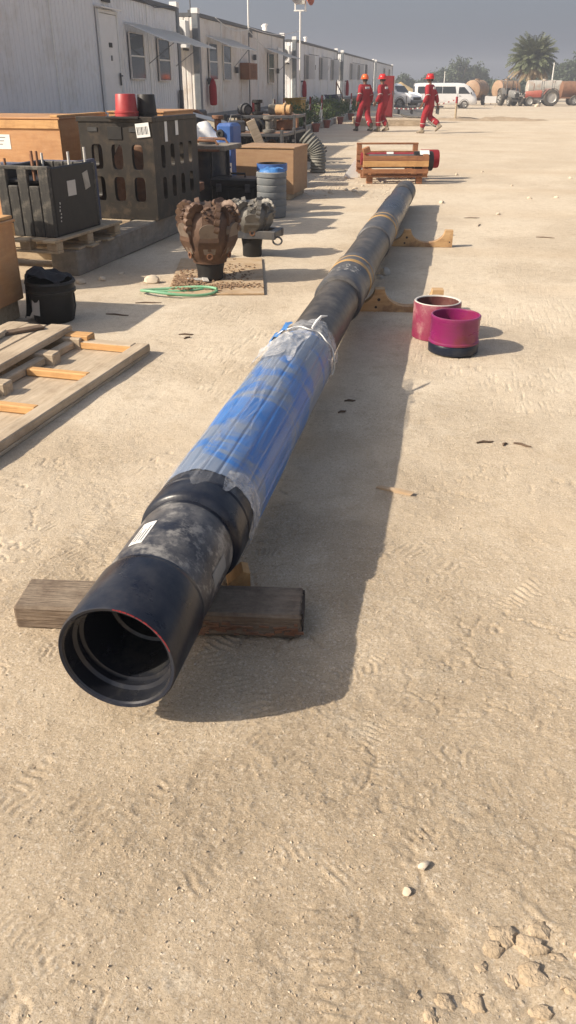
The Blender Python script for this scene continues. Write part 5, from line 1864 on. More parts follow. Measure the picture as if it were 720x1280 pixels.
def person(label, loc, rz, legs, arms, helm, bootm, head_yaw=0.0, lean=.04, patch=True):
    """legs / arms: joint coordinates, local +Y is the walking direction"""
    t = thing('person', label, 'person', loc, rz, 'workers in red coveralls')
    pel, wa, chs, nb_ = (0, 0, .96), (0, lean * .3, 1.12), (0, lean * .8, 1.33), (0, lean, 1.46)
    V = [pel, wa, chs, nb_]
    E_ = [(0, 1), (1, 2), (2, 3)]
    Rr = [(.18, .15), (.175, .145), (.19, .15), (.085, .08)]
    for s_, (el, wr) in zip((-1, 1), arms):
        i = len(V)
        V += [(s_ * .175, lean, 1.385), el, wr]
        Rr += [.098, .08, .068]
        E_ += [(2, i), (i, i + 1), (i + 1, i + 2)]
    for s_, (kn, an_) in zip((-1, 1), legs):
        i = len(V)
        hip = (s_ * .095, 0, .86)
        V += [hip, kn, (an_[0], an_[1], an_[2] + .04)]
        Rr += [.125, .105, .095]
        E_ += [(0, i), (i, i + 1), (i + 1, i + 2)]
    skin_mesh('coverall', V, E_, Rr, 0, 'coverall_red', t, 2)
    # body: head with face, neck, limbs inside the clothes, hands with fingers
    hc = Vector((0, lean + .015, 1.60))
    hr = Matrix.Rotation(head_yaw, 3, 'Z')
    V = [pel, chs, (0, lean, 1.44), (0, lean + .005, 1.515)]
    E_ = [(0, 1), (1, 2), (2, 3)]
    Rr = [.09, .09, .058, .056]

    def hv(p):
        return tuple(hc + hr @ Vector(p))
    i = len(V)
    V += [hv((0, .015, -.045)), hv((0, 0, .02)), hv((0, -.01, .08)), hv((0, .06, -.085)), hv((0, .105, -.01)), hv((-.085, -.01, -.01)), hv((.085, -.01, -.01))]
    Rr += [(.068, .075), (.082, .09), (.06, .065), (.032, .03), (.014, .014), (.012, .02), (.012, .02)]
    E_ += [(3, i), (i, i + 1), (i + 1, i + 2), (i, i + 3), (i + 1, i + 4), (i + 1, i + 5), (i + 1, i + 6)]
    for s_, (el, wr) in zip((-1, 1), arms):
        i = len(V)
        w_ = Vector(wr)
        d_ = (w_ - Vector(el)).normalized()
        f_ = Vector((0, 1, 0)) - d_ * d_.y
        f_.normalize()
        pm = w_ + d_ * .07
        V += [(s_ * .15, lean, 1.38), el, wr, tuple(pm)]
        Rr += [.045, .04, .03, (.038, .022)]
        E_ += [(1, i), (i, i + 1), (i + 1, i + 2), (i + 2, i + 3)]
        for q, off in enumerate((-.03, -.01, .01, .03)):
            j = len(V)
            ln = (.075, .085, .08, .06)[q]
            b0 = pm + f_ * (-off) + d_ * .03
            b1 = b0 + d_ * ln * .6 + f_ * 0.004
            b2 = b1 + d_ * ln * .35 - Vector((s_, 0, 0)) * .02
            V += [tuple(b0), tuple(b1), tuple(b2)]
            Rr += [.0105, .0095, .008]
            E_ += [(i + 3, j), (j, j + 1), (j + 1, j + 2)]
        j = len(V)
        V += [tuple(w_ + d_ * .045 + f_ * .042), tuple(w_ + d_ * .095 + f_ * .055)]
        Rr += [.012, .009]
        E_ += [(i + 2, j), (j, j + 1)]
    for s_, (kn, an_) in zip((-1, 1), legs):
        i = len(V)
        V += [(s_ * .09, 0, .88), kn, an_]
        Rr += [.06, .055, .045]
        E_ += [(0, i), (i, i + 1), (i + 1, i + 2)]
    skin_mesh('body', V, E_, Rr, 0, 'skin', t, 1)
    # hair below the helmet
    hm = Matrix.Translation(hc) @ Matrix.Rotation(head_yaw, 4, 'Z')
    MB().lathe([(.088, -.04), (.1, .0), (.1, .05), (.001, .1)], 18, hm @ Matrix.Translation((0, -.018, 0)) @ Matrix.Scale(.86, 4, (1, 0, 0))).build('hair', 'hair', t, 60)
    hl = MB().lathe([(.118, .035), (.12, .05), (.118, .09), (.1, .14), (.06, .172), (.001, .18)], 26, hm @ Matrix.Scale(1.12, 4, (0, 1, 0))).build('helmet', helm, t, 50)
    MB().lathe([(.116, .036), (.14, .026), (.14, .034), (.116, .044)], 26, hm @ Matrix.Translation((0, .022, 0)) @ Matrix.Scale(1.2, 4, (0, 1, 0))).build('brim', helm, hl, 50)
    MB().box((0, -.0, .168), (.03, .2, .022), ch=.008).build('ridge', helm, hl).matrix_local = hm
    for s_, (kn, an_) in zip((-1, 1), legs):
        # boot: shaft and shaped foot, pitched with the leg
        tilt = 0.0 if an_[2] < .13 else min((an_[2] - .1) * 4.5, 1.1)
        bmx = Matrix.Translation((an_[0], an_[1], an_[2])) @ Matrix.Rotation(-tilt, 4, 'X')
        mb = MB().tube([(0, 0, .16), (0, 0, .06), (0, .0, -.01)], [.066, .058, .052], 12)
        nx_ = 12
        vs = []
        secs = ((-.075, .034, -.085, -.0), (-.05, .042, -.09, .02), (.0, .044, -.09, .035), (.08, .048, -.09, .0), (.15, .05, -.09, -.025), (.195, .036, -.088, -.04))
        for (yy, hw, zb, zt) in secs:
            for k in range(nx_):
                a = 2 * PI * k / nx_
                vs.append((hw * math.cos(a), yy, (zb + zt) / 2 + (zt - zb) / 2 * math.copysign(abs(math.sin(a)) ** .6, math.sin(a))))
        fs = [(i * nx_ + k, i * nx_ + (k + 1) % nx_, (i + 1) * nx_ + (k + 1) % nx_, (i + 1) * nx_ + k) for i in range(len(secs) - 1) for k in range(nx_)]
        fs += [tuple(range(nx_)), tuple((len(secs) - 1) * nx_ + k for k in range(nx_))[::-1]]
        mb.add(vs, fs)
        bt = mb.build('boot', bootm, t, 50)
        bt.matrix_local = bmx
        k_ = Vector(kn)
        a_ = Vector(an_)
        c0 = k_.lerp(a_, .48)
        c1_ = k_.lerp(a_, .52)
        MB().tube([c0, c1_], [.1, .099], 16, False).build('reflective_band', 'tape_grey', t, 60)
    for s_, (el, wr) in zip((-1, 1), arms):
        e_, w_ = Vector(el), Vector(wr)
        MB().tube([e_.lerp(w_, -.28) if False else e_.lerp(Vector((s_ * .175, lean, 1.385)), .08), e_.lerp(Vector((s_ * .175, lean, 1.385)), .02)], [.084, .083], 14, False).build('reflective_band', 'tape_grey', t, 60)
    if patch:
        pm_ = Matrix.Translation((0, lean - .165, 1.36))
        pt = MB().box((0, 0, 0), (.17, .012, .07)).build('back_patch', 'white_plain', t)
        pt.matrix_local = pm_
        B('print_line', 'blue_plastic', pt, (.02, -.0075, -.012), (.1, .002, .018), ch=0)
    return t


person('worker in red coverall and orange helmet striding beside the cabins', (-3.10, 31.0, 0), rad(38),
       legs=[((-.1, .17, .5), (-.11, .30, .1)), ((.1, -.04, .5), (.1, -.30, .12))],
       arms=[((-.25, -.06, 1.15), (-.26, .06, .93)), ((.25, -.02, 1.13), (.27, .08, .9))], helm='helmet_orange', bootm='boot')
person('worker in red coverall and red helmet, middle one of the three walkers', (-2.46, 31.0, 0), rad(62),
       legs=[((-.1, .12, .5), (-.1, .10, .1)), ((.1, .12, .52), (.1, -.12, .13))],
       arms=[((-.25, -.02, 1.14), (-.24, .14, .93)), ((.25, -.04, 1.14), (.26, .06, .9))], helm='helmet_red', bootm='boot_tan', lean=.07)
person('worker in red coverall and red helmet walking alone, heel raised', (-.86, 30.35, 0), rad(68),
       legs=[((-.1, .14, .5), (-.1, .17, .1)), ((.1, .03, .5), (.1, -.34, .24))],
       arms=[((-.25, -.02, 1.13), (-.25, .12, .92)), ((.25, -.1, 1.14), (.27, -.16, .9))], helm='helmet_red', bootm='boot_tan', head_yaw=rad(22))

# ------------------------------------------------------------------ the edge of the walkway
t = thing('timber_raft', 'low weathered timber platform beside the tall red cabinet', 'platform', (-2.75, 36.9, 0), rad(8))
for i in range(8):
    B('deck_board', 'wood_grey', t, (-1.225 + i * .35, 0, .21), (.33, 3.2, .05))
for yy in (-1.5, 0, 1.5):
    B('bearer', 'wood_greyx', t, (0, yy, .092), (2.75, .2, .18))
t = thing('red_cabinet', 'tall red steel cabinet standing on the timber platform', 'cabinet', (-2.86, 37.6, .235), rad(10))
B('body', 'red_paint', t, (0, 0, .78), (.5, .55, 1.5))
B('door', 'red_paint', t, (-.01, -.285, .78), (.44, .02, 1.4))
B('edge_strip', 'tape_grey', t, (.262, -.25, .78), (.02, .05, 1.45))
B('plinth', 'dark_trim', t, (0, 0, .02), (.5, .5, .035))
B('handle', 'dark_trim', t, (.2, -.305, .9), (.03, .03, .16))
t = thing('black_hose', 'thick black hose trailing from the red cabinet over the platform', 'hose', (-2.2, 37.3, .235))
pts = [(0, 0, .13), (.1, -.1, .06), (.4, -.3, .03), (.75, -.5, .03), (1.05, -1.0, .06), (1.25, -1.7, -.12), (1.5, -2.6, -.21)]
MB().tube(pts, .03, 8).build('hose', 'rubber', t, 60)

for i, (x, y) in enumerate(((-5.6, 24.6), (-5.6, 27.6), (-5.6, 29.2), (-5.5, 34.0), (-5.4, 36.4), (-5.3, 46.0))):
    t = thing('barrier_post', 'thin red and white barrier post with slack rope along the cabins', 'post', (x, y, 0), 0, 'red and white barrier posts')
    MB().tube([(0, 0, 0), (0, 0, .55)], .035, 8).build('white_part', 'pole_white', t, 60)
    MB().tube([(0, 0, .55), (0, 0, 1.05)], .036, 8).build('red_part', 'red_paint' if i != 2 else 'terracotta', t, 60)
    MB().tube([(0, 0, .8), (.0, -.5, .42), (.06, -.95, .12), (.06, -1.0, .0)], .016, 6).build('rope', 'pole_white', t, 60)
    B('foot', 'dark_trim', t, (0, 0, .03), (.25, .25, .06))
for i, (x, y, r) in enumerate(((-4.72, 30.5, .15), (-4.75, 33.4, .14), (-4.68, 36.8, .14), (-4.8, 27.8, .14), (-4.72, 41.0, .15))):
    t = thing('plant_pot', 'terracotta pot with a small green plant at the walkway edge', 'plant pot', (x, y, 0), 0, 'potted plants along the walkway')
    MB().lathe([(r * .65, 0), (r * .7, .01), (r * .95, .22), (r * 1.05, .225), (r * 1.05, .27), (r * .93, .27), (r * .9, .22), (.001, .22)], 20).build('pot', 'terracotta', t, 40)
    lf = MB()
    for k in range(70):
        a, e = random.uniform(0, 6.28), random.uniform(.2, 1.4)
        r_ = random.uniform(.05, .22)
        c_ = Vector((r_ * math.cos(a) * math.cos(e), r_ * math.sin(a) * math.cos(e), .27 + r_ * math.sin(e) * 1.5))
        lf.add([(-.02, 0, 0), (0, .07, .02), (.02, 0, 0), (0, -.05, -.01)], [(0, 1, 2), (0, 2, 3)], Matrix.Translation(c_) @ Euler((random.uniform(-1, 1), random.uniform(-1, 1), a)).to_matrix().to_4x4())
    lf.build('foliage', 'leaf_shrub', t)
    MB().tube([(0, 0, .2), (.01, 0, .4)], .012, 5).build('stem', 'bark', t)


def wheel_bin(label, loc, m, rz=0):
    t = thing('wheeled_bin', label, 'bin', loc, rz)
    vs = []
    for (z, k) in ((.08, .8), (.95, 1.0)):
        for (sx, sy) in ((-1, -1), (1, -1), (1, 1), (-1, 1)):
            vs.append((sx * .28 * k, sy * .32 * k, z))
    MB().add(vs, [(0, 3, 2, 1), (4, 5, 6, 7), (0, 1, 5, 4), (1, 2, 6, 5), (2, 3, 7, 6), (3, 0, 4, 7)]).build('body', m, t)
    B('lid', m, t, (0, 0, .985), (.62, .7, .06), (rad(-3), 0, 0), .02)
    B('rim', m, t, (0, 0, .93), (.6, .68, .05))
    for s_ in (-1, 1):
        MB().lathe([(.001, -.025), (.1, -.025), (.1, .025), (.001, .025)], 16, Matrix.Translation((s_ * .25, .27, .1)) @ ALONG('x')).build('wheel', 'rubber', t, 40)
    MB().tube([(-.2, .34, .95), (-.2, .42, 1.0), (.2, .42, 1.0), (.2, .34, .95)], .016, 6).build('handle', m, t, 60)


wheel_bin('yellow wheeled bin in the gap below the loudspeaker mast', (-6.05, 33.9, 0), 'yellow_bin', rad(80))
wheel_bin('blue wheeled bin against the cabin with shuttered windows', (-5.9, 43.5, 0), 'blue_dark', rad(80))
wheel_bin('dark green wheeled bin behind the worker in the orange helmet', (-5.4, 53.5, 0), 'green_bin', rad(80))
t = thing('stair_rail', 'thin rusty handrail of steps in front of the shuttered cabin', 'handrail', (-6.2, 46.8, 0))
for yy in (0, 2.6):
    MB().tube([(0, yy, 0), (0, yy, 1.55 - .25 * yy)], .03, 8).build('post', 'rust', t, 60)
MB().tube([(0, 0, 1.55), (0, 2.6, .9)], .03, 8).build('rail', 'rust', t, 60)
for k in range(3):
    B('step', 'concrete', t, (-.25, .5 + k * .3, .1 + .0), (.45, .28, .2 - .05 * k))
# kerb stones
ks = MB().box((0, 0, 0), (.2, .9, .22), ch=.02).mesh('kerb_stone', 'concrete')
for i in range(13):
    o = inst(ks, 'kerb_stone', None, (-4.98 + .03 * math.sin(i * 2.1), 24.5 + i * 1.55, .11), (0, 0, rad(random.uniform(-3, 3))))
    tag(o, 'pale concrete kerb block edging the plant bed by the cabins', 'kerb', 'kerb blocks along the cabins')


def leaf_cloud(n, rx, ry, rz_, size, seed, cl=26, zc=0.0, core=.25):
    """leaf-sized faces gathered in clumps through the crown's volume"""
    r_ = np.random.RandomState(seed)
    cs = []
    while len(cs) < cl:
        p = r_.uniform(-1, 1, 3)
        d_ = np.linalg.norm(p)
        if core < d_ < 1:
            cs.append(p * (rx, ry, rz_))
    cs = np.array(cs)
    idx = r_.randint(0, cl, n)
    sz = np.array([rx, ry, rz_]) * .34 * r_.uniform(.6, 1.25, (cl, 1))
    P = cs[idx] + r_.normal(size=(n, 3)) * .55 * sz[idx]
    P[:, 2] += zc
    A = r_.normal(size=(n, 3))
    A /= np.linalg.norm(A, axis=1)[:, None]
    Bv = np.cross(A, r_.normal(size=(n, 3)))
    Bv /= np.linalg.norm(Bv, axis=1)[:, None]
    s_ = size * r_.uniform(.6, 1.4, (n, 1))
    q = np.stack([P - A * s_, P - Bv * s_ * .5, P + A * s_, P + Bv * s_ * .5], 1).reshape(-1, 3)
    f = np.arange(4 * n).reshape(-1, 4)
    return q.tolist(), f.tolist()


for i, (x, y, h, rr_) in enumerate(((-5.75, 31.5, .75, .6), (-5.7, 33.0, .6, .5), (-5.8, 38.5, .95, .8), (-5.75, 40.2, .9, .8), (-5.6, 41.8, .8, .7), (-5.8, 26.2, .5, .5), (-5.7, 48.5, .7, .7))):
    t = thing('shrub', 'low green shrub growing in the bed along the cabins', 'shrub', (x, y, 0), 0, 'shrubs along the cabins')
    v_, f_ = leaf_cloud(900, rr_, rr_, h * .5, .05, 70 + i, 22, h * .52)
    MB().add(v_, f_).build('foliage', 'leaf_shrub', t)
    for k in range(4):
        a = k * 1.6
        MB().tube([(0, 0, 0), (.1 * math.cos(a), .1 * math.sin(a), h * .3), (.3 * math.cos(a), .3 * math.sin(a), h * .7)], [.02, .014, .006], 5).build('stem', 'bark', t)

# tape post by the ridge
t = thing('tape_post', 'wooden stake with faded red and white tape behind the lone worker', 'post', (.02, 40.3, 0))
MB().tube([(0, 0, -.05), (0, 0, .95)], .045, 8).build('stake', 'wood_pallet', t, 60)
MB().tube([(0, 0, .72), (0, 0, .98)], .049, 8).build('painted_tip', 'red_paint', t, 60)
n_ = 40
for k in range(n_):
    u0, u1 = k / n_, (k + .55) / n_
    f = lambda u: Vector((-4.2 * u, 1.2 * u, .86 - .34 * math.sin(PI * u) - .1 * u))
    p0, p1 = f(u0), f(u1)
    MB().add([p0 + Vector((0, 0, -.018)), p1 + Vector((0, 0, -.018)), p1 + Vector((0, .004, .03)), p0 + Vector((0, .004, .03))], [(0, 1, 2, 3)]).build('tape_strip', 'red_paint' if k % 2 else 'tape_grey', t)
MB().tube([(-4.2, 1.2, -.05), (-4.2, 1.2, .85)], .04, 8).build('stake', 'wood_pallet', t, 60)

t = thing('spoil_ridge', 'low brown ridge of loose spoil at the foot of the tape post', 'soil ridge', (1.0, 40.9, -.02), rad(3))
vs = []
for i in range(41):
    for k in range(11):
        u, v_ = i / 40 * 2 - 1, k / 10 * 2 - 1
        e = max(0, 1 - abs(u) ** 3) * (1 - v_ * v_)
        h = .16 * e * (.35 + 1.3 * float(fbm(np.array(u * 9 + 30), np.array(v_ * 2 + 30), 8, 3)))
        vs.append((u * 3.6, v_ * .8 + .15 * math.sin(u * 5), h))
MB().add(vs, [(i * 11 + k, (i + 1) * 11 + k, (i + 1) * 11 + k + 1, i * 11 + k + 1) for i in range(40) for k in range(10)]).build('ridge', 'spoil', t, 60)
# ------------------------------------------------------------------ vehicles
FZ = -0.452


def wheel(parent, loc, r, w_, rimm='rim_grey', name='wheel'):
    wd = MB().lathe([(r * .62, -w_ / 2), (r * .9, -w_ / 2), (r, -w_ * .35), (r, w_ * .35), (r * .9, w_ / 2), (r * .62, w_ / 2)], 28, ALONG('y')).build(name, 'rubber', parent, 35, loc)
    MB().lathe([(.001, -w_ * .3), (r * .2, -w_ * .36), (r * .5, -w_ * .28), (r * .63, -w_ * .48), (r * .63, w_ * .48), (r * .5, w_ * .28), (.001, w_ * .3)], 24, ALONG('y')).build('rim', rimm, wd, 35)
    for k in range(5):
        a = 2 * PI * k / 5
        B('rim_slot', 'print_black', wd, (r * .42 * math.cos(a), -w_ * .44, r * .42 * math.sin(a)), (r * .12, w_ * .3, r * .12), (0, -a, 0))
    return wd


def loft_body(name, m, parent, stations, smooth=40):
    """stations: (x, [(half_width, z), ...bottom to top]); closed to a shell"""
    n = len(stations[0][1])
    vs = []
    for x, ring in stations:
        for (hw, z) in ring:
            vs.append((x, -hw, z))
        for (hw, z) in reversed(ring):
            vs.append((x, hw, z))
    k = 2 * n
    fs = []
    for i in range(len(stations) - 1):
        for j in range(k):
            fs.append((i * k + j, (i + 1) * k + j, (i + 1) * k + (j + 1) % k, i * k + (j + 1) % k))
    fs.append(tuple(range(k)))
    fs.append(tuple((len(stations) - 1) * k + j for j in range(k))[::-1])
    return MB().add(vs, fs).build(name, m, parent, smooth)


# white minibus, nose to the right
t = thing('minibus', 'white minibus parked side-on behind the tape post', 'minibus', (-1.04, 80, FZ), rad(8))


def vring(zb, zbelt, zroof, w_=.94):
    return [(w_ * .9, zb), (w_, zb + .12), (w_, (zb + zbelt) / 2), (w_ * .985, zbelt), (w_ * .90, zroof - .16), (w_ * .80, zroof - .03), (w_ * .4, zroof)]


st_ = [(-2.69, vring(.5, 1.1, 1.82, .86)), (-2.62, vring(.34, 1.1, 1.95, .92)), (-2.2, vring(.3, 1.1, 1.985)), (1.0, vring(.3, 1.1, 1.985)), (1.55, vring(.3, 1.1, 1.95)),
       (1.85, vring(.3, 1.1, 1.80)), (2.2, vring(.3, 1.09, 1.48)), (2.5, vring(.3, 1.02, 1.2, .92)), (2.64, vring(.34, .85, .98, .86)), (2.69, vring(.42, .7, .8, .8))]
bd_ = loft_body('body', 'car_white', t, st_)
tum = rad(8.0)


def side_glass(x0, x1, z0, z1, s_, parent, m='glass_dark', slant0=0, slant1=0, nm='side_window', base=.937):
    def yy(z):
        return -s_ * (base + .004 - (z - 1.1) * .125)
    vs = [(x0, yy(z0), z0), (x1, yy(z0), z0), (x1 + slant1, yy(z1), z1), (x0 + slant0, yy(z1), z1)]
    o_ = [(v[0], v[1] + s_ * .02, v[2]) for v in vs]
    f = [(0, 1, 2, 3), (7, 6, 5, 4), (0, 4, 5, 1), (1, 5, 6, 2), (2, 6, 7, 3), (3, 7, 4, 0)]
    return MB().add(vs + o_, f).build(nm, m, parent)


for s_ in (1, -1):
    side_glass(-2.45, -1.5, 1.17, 1.70, s_, t)
    side_glass(-1.46, -.35, 1.17, 1.70, s_, t)
    side_glass(-.31, .86, 1.17, 1.70, s_, t, slant1=-.1)
    side_glass(1.06, 2.05, 1.15, 1.66, s_, t, slant0=.02, slant1=-.52)
    for x in (.98, -.95):
        MB().box((x, -s_ * .943, .75), (.012, .006, .85)).build('door_seam', 'dark_trim', t)
    MB().box((1.2, -s_ * .947, .98), (.16, .02, .035)).build('door_handle', 'dark_trim', t)
    MB().box((2.13, -s_ * 1.0, 1.2), (.09, .16, .2), ch=.03).build('mirror', 'dark_trim', t)
    MB().box((-2.665, -s_ * .84, 1.05), (.05, .09, .34)).build('tail_lamp', 'lamp_red', t)
    MB().box((2.6, -s_ * .72, .82), (.12, .22, .17), ch=.03).build('headlight', 'lamp_clear', t)
    for x in (-1.72, 1.62):
        MB().lathe([(.37, -.02), (.40, -.02), (.40, .02), (.37, .02)], 28, Matrix.Translation((x, -s_ * .925, .36)) @ ALONG('y')).build('wheel_arch', 'dark_trim', t, 40)
        wheel(t, (x, -s_ * .85, .335), .335, .22)
MB().add([(1.92, -.72, 1.72), (1.92, .72, 1.72), (2.5, .8, 1.2), (2.5, -.8, 1.2)], [(0, 1, 2, 3)], Matrix.Translation((.035, 0, .03))).build('windscreen', 'glass_dark', t)
MB().add([(-2.71, -.7, 1.72), (-2.71, .7, 1.72), (-2.71, .76, 1.15), (-2.71, -.76, 1.15)], [(0, 1, 2, 3)]).build('rear_window', 'glass_dark', t)
MB().box((2.66, 0, .45), (.12, 1.6, .2), ch=.04).build('bumper', 'dark_trim', t)
MB().box((-2.68, 0, .45), (.1, 1.6, .2), ch=.04).build('bumper', 'car_white', t)

# white pickup half hidden by the red cabinet
t = thing('pickup', 'white pickup seen past the red cabinet, hood to the right', 'pickup', (-5.0, 70, -.25), rad(-32))


def pring(zb, zbelt, zroof, w_=.88, rw=.72):
    return [(w_ * .9, zb), (w_, zb + .15), (w_, (zb + zbelt) / 2), (w_ * .97, zbelt), (w_ * rw / .88, (zbelt + zroof) / 2 + .1), (w_ * rw / .88 * .95, zroof - .03), (w_ * .4, zroof)]


st_ = [(-2.5, pring(.55, 1.05, 1.08)), (-.85, pring(.42, 1.05, 1.08)), (-.8, pring(.4, 1.08, 1.72)), (.35, pring(.4, 1.08, 1.74)), (.7, pring(.4, 1.08, 1.55)), (1.1, pring(.4, 1.05, 1.12)),
       (2.0, pring(.42, .98, 1.02)), (2.35, pring(.45, .85, .9, .8)), (2.45, pring(.5, .7, .75, .74))]
loft_body('body', 'car_white', t, st_)
for s_ in (1, -1):
    side_glass(-.7, .2, 1.12, 1.55, s_, t, slant0=.05, slant1=-.02, base=.862)
    side_glass(.26, 1.0, 1.12, 1.55, s_, t, slant1=-.42, base=.862)
    for x in (-1.55, 1.5):
        wheel(t, (x, -s_ * .8, .39), .39, .25)
        MB().lathe([(.42, -.02), (.45, -.02), (.45, .02), (.42, .02)], 28, Matrix.Translation((x, -s_ * .865, .42)) @ ALONG('y')).build('wheel_arch', 'dark_trim', t, 40)
    MB().box((2.3, -s_ * .64, .8), (.2, .28, .16), ch=.03).build('headlight', 'lamp_clear', t)
    MB().box((1.0, -s_ * .98, 1.15), (.1, .18, .15), ch=.03).build('mirror', 'car_white', t)
MB().add([(.72, -.62, 1.56), (.72, .62, 1.56), (1.12, .74, 1.13), (1.12, -.74, 1.13)], [(0, 1, 2, 3)], Matrix.Translation((.03, 0, .02))).build('windscreen', 'glass_dark', t)
MB().box((2.44, 0, .72), (.06, 1.0, .2), ch=.02).build('grille', 'print_black', t)
MB().box((2.43, 0, .5), (.14, 1.55, .18), ch=.04).build('bumper', 'dark_trim', t)
t = thing('pipe_rack', 'low dark steel pipe rack in front of the white pickup', 'rack', (-2.7, 56.5, -.2), rad(6))
for i in range(5):
    B('cross_beam', 'steel_slate', t, (-1.6 + i * .8, 0, .32), (.12, 1.6, .12))
    B('leg', 'steel_slate', t, (-1.6 + i * .8, -.6, .13), (.1, .1, .26))
    B('leg', 'steel_slate', t, (-1.6 + i * .8, .6, .13), (.1, .1, .26))
for i in range(4):
    B('side_beam', 'steel_slate', t, (0, -.6 + i * .4, .42), (3.8, .1, .08))
for x in (-1.2, -.4, .9):
    MB().tube([(x, -.6, .45), (x, -.6, 1.0)], .04, 8).build('stub_post', 'steel_slate', t, 60)


def tanker(label, loc, rz, L_, r, m, frame='rust', wheels=(-.9, .9), flat=1.0, band=None, zc=1.2, drawbar=True):
    t = thing('tank_trailer', label, 'tank trailer', loc, rz, 'water tank trailers')
    MX = Matrix.Translation((0, 0, zc)) @ Matrix.Scale(flat, 4, (0, 0, 1)) @ ALONG('x')
    tk = MB().lathe([(.001, -L_ / 2 - .16), (r * .5, -L_ / 2 - .13), (r * .85, -L_ / 2 - .05), (r, -L_ / 2), (r, L_ / 2), (r * .85, L_ / 2 + .05), (r * .5, L_ / 2 + .13), (.001, L_ / 2 + .16)], 32, MX).build('tank', m, t, 35)
    for x in (-L_ * .3, 0, L_ * .3):
        MB().lathe([(r, x - .03), (r + .02, x - .03), (r + .02, x + .03), (r, x + .03)], 32, MX).build('hoop', band or m, tk, 35)
    MB().lathe([(.22, 0), (.22, .1), (.26, .1), (.26, .14), (.001, .16)], 18, Matrix.Translation((0, 0, zc + r * flat - .03))).build('hatch', m, tk, 35)
    for s_ in (-1, 1):
        B('frame_rail', frame, t, (0, s_ * .42, zc - r * flat - .02), (L_ + .2, .1, .14))
    for x in wheels:
        B('axle', frame, t, (x, 0, .45), (.1, 1.5, .1))
        for s_ in (-1, 1):
            wheel(t, (x, s_ * .82, .45), .45, .26, 'rim_grey')
        B('axle_stand', frame, t, (x, 0, (.45 + zc - r * flat) / 2), (.3, .8, zc - r * flat - .45))
    if drawbar:
        MB().tube([(-L_ / 2, 0, .6), (-L_ / 2 - .8, 0, .5)], .05, 8).build('drawbar', frame, t, 60)
        MB().tube([(-L_ / 2 - .7, 0, .5), (-L_ / 2 - .7, 0, .0)], .04, 8).build('jack_leg', frame, t, 60)
    return t


tanker('orange water tank trailer seen end-on just behind the minibus', (1.9, 93, FZ), rad(68), 2.6, .85, 'tank_orange', wheels=(0,), zc=1.38)
tanker('orange water tank trailer behind the grey tractor', (5.0, 97, FZ), rad(40), 2.4, .85, 'tank_orange', wheels=(0,), zc=1.38)
tk3 = tanker('long pale grey water tank trailer behind the red tractor', (8.8, 97, FZ), rad(8), 3.4, .72, 'tank_grey', wheels=(-.6, .6), zc=1.5, band='tank_grey')
tanker('rusty brown water tank trailer next to the long pale tank', (11.9, 93, FZ), rad(6), 3.6, .72, 'rust', wheels=(-.6, 1.1), zc=1.42)


def tractor(label, loc, rz, m, roof, rm='rim_grey'):
    t = thing('tractor', label, 'tractor', loc, rz, 'farm tractors')
    loft_body('hood', m, t, [(.35, [(.28, .75), (.33, .95), (.33, 1.25), (.25, 1.36), (.1, 1.38)]), (1.75, [(.25, .72), (.3, .9), (.3, 1.15), (.22, 1.25), (.1, 1.27)]), (1.85, [(.2, .75), (.25, .9), (.25, 1.1), (.2, 1.18), (.1, 1.2)])])
    B('grille', 'print_black', t, (1.87, 0, .95), (.03, .4, .35))
    for s_ in (-1, 1):
        B('headlight', 'lamp_clear', t, (1.87, s_ * .2, 1.1), (.05, .1, .1))
        wheel(t, (-.55, s_ * .68, .72), .72, .38, rm, 'rear_wheel')
        wheel(t, (1.45, s_ * .58, .42), .42, .24, rm, 'front_wheel')
        fv = []
        for k in range(13):
            a = rad(20 + 130 * k / 12)
            for yy in (-.2, .2):
                fv.append((-.55 + .8 * math.cos(a), s_ * .68 + yy, .74 + .8 * math.sin(a)))
        MB().add(fv, [(2 * k, 2 * k + 1, 2 * k + 3, 2 * k + 2) for k in range(12)]).build('fender', m, t, 40)
        for x in (-.75, .25):
            MB().tube([(x, s_ * .5, .9), (x, s_ * .5, 2.15)], .035, 8).build('canopy_post', 'tractor_grey', t, 60)
        B('footplate', 'tractor_grey', t, (.3, s_ * .4, .55), (.6, .3, .04))
    B('gearbox', 'tractor_grey', t, (.2, 0, .7), (1.6, .42, .4))
    B('front_axle', 'tractor_grey', t, (1.45, 0, .45), (.12, 1.1, .12))
    B('rear_axle', 'tractor_grey', t, (-.55, 0, .72), (.2, 1.2, .2))
    B('seat', 'plastic_black', t, (-.5, 0, 1.05), (.42, .45, .12), ch=.03)
    B('seat_back', 'plastic_black', t, (-.7, 0, 1.3), (.1, .45, .45), ch=.03)
    MB().tube([(.3, 0, 1.2), (.05, 0, 1.45)], .02, 6).build('steering_column', 'tractor_grey', t, 60)
    MB().tube([(.05 + .19 * math.cos(a) * .3, .19 * math.sin(a), 1.45 + .19 * math.cos(a) * .9) for a in [2 * PI * k / 16 for k in range(17)]], .015, 6, False).build('steering_wheel', 'print_black', t, 60)
    MB().tube([(1.1, .15, 1.28), (1.1, .15, 1.95)], .04, 8).build('exhaust', 'rust', t, 60)
    if roof:
        B('canopy', 'tractor_grey', t, (-.25, 0, 2.17), (1.25, 1.25, .07), ch=.02)
    return t


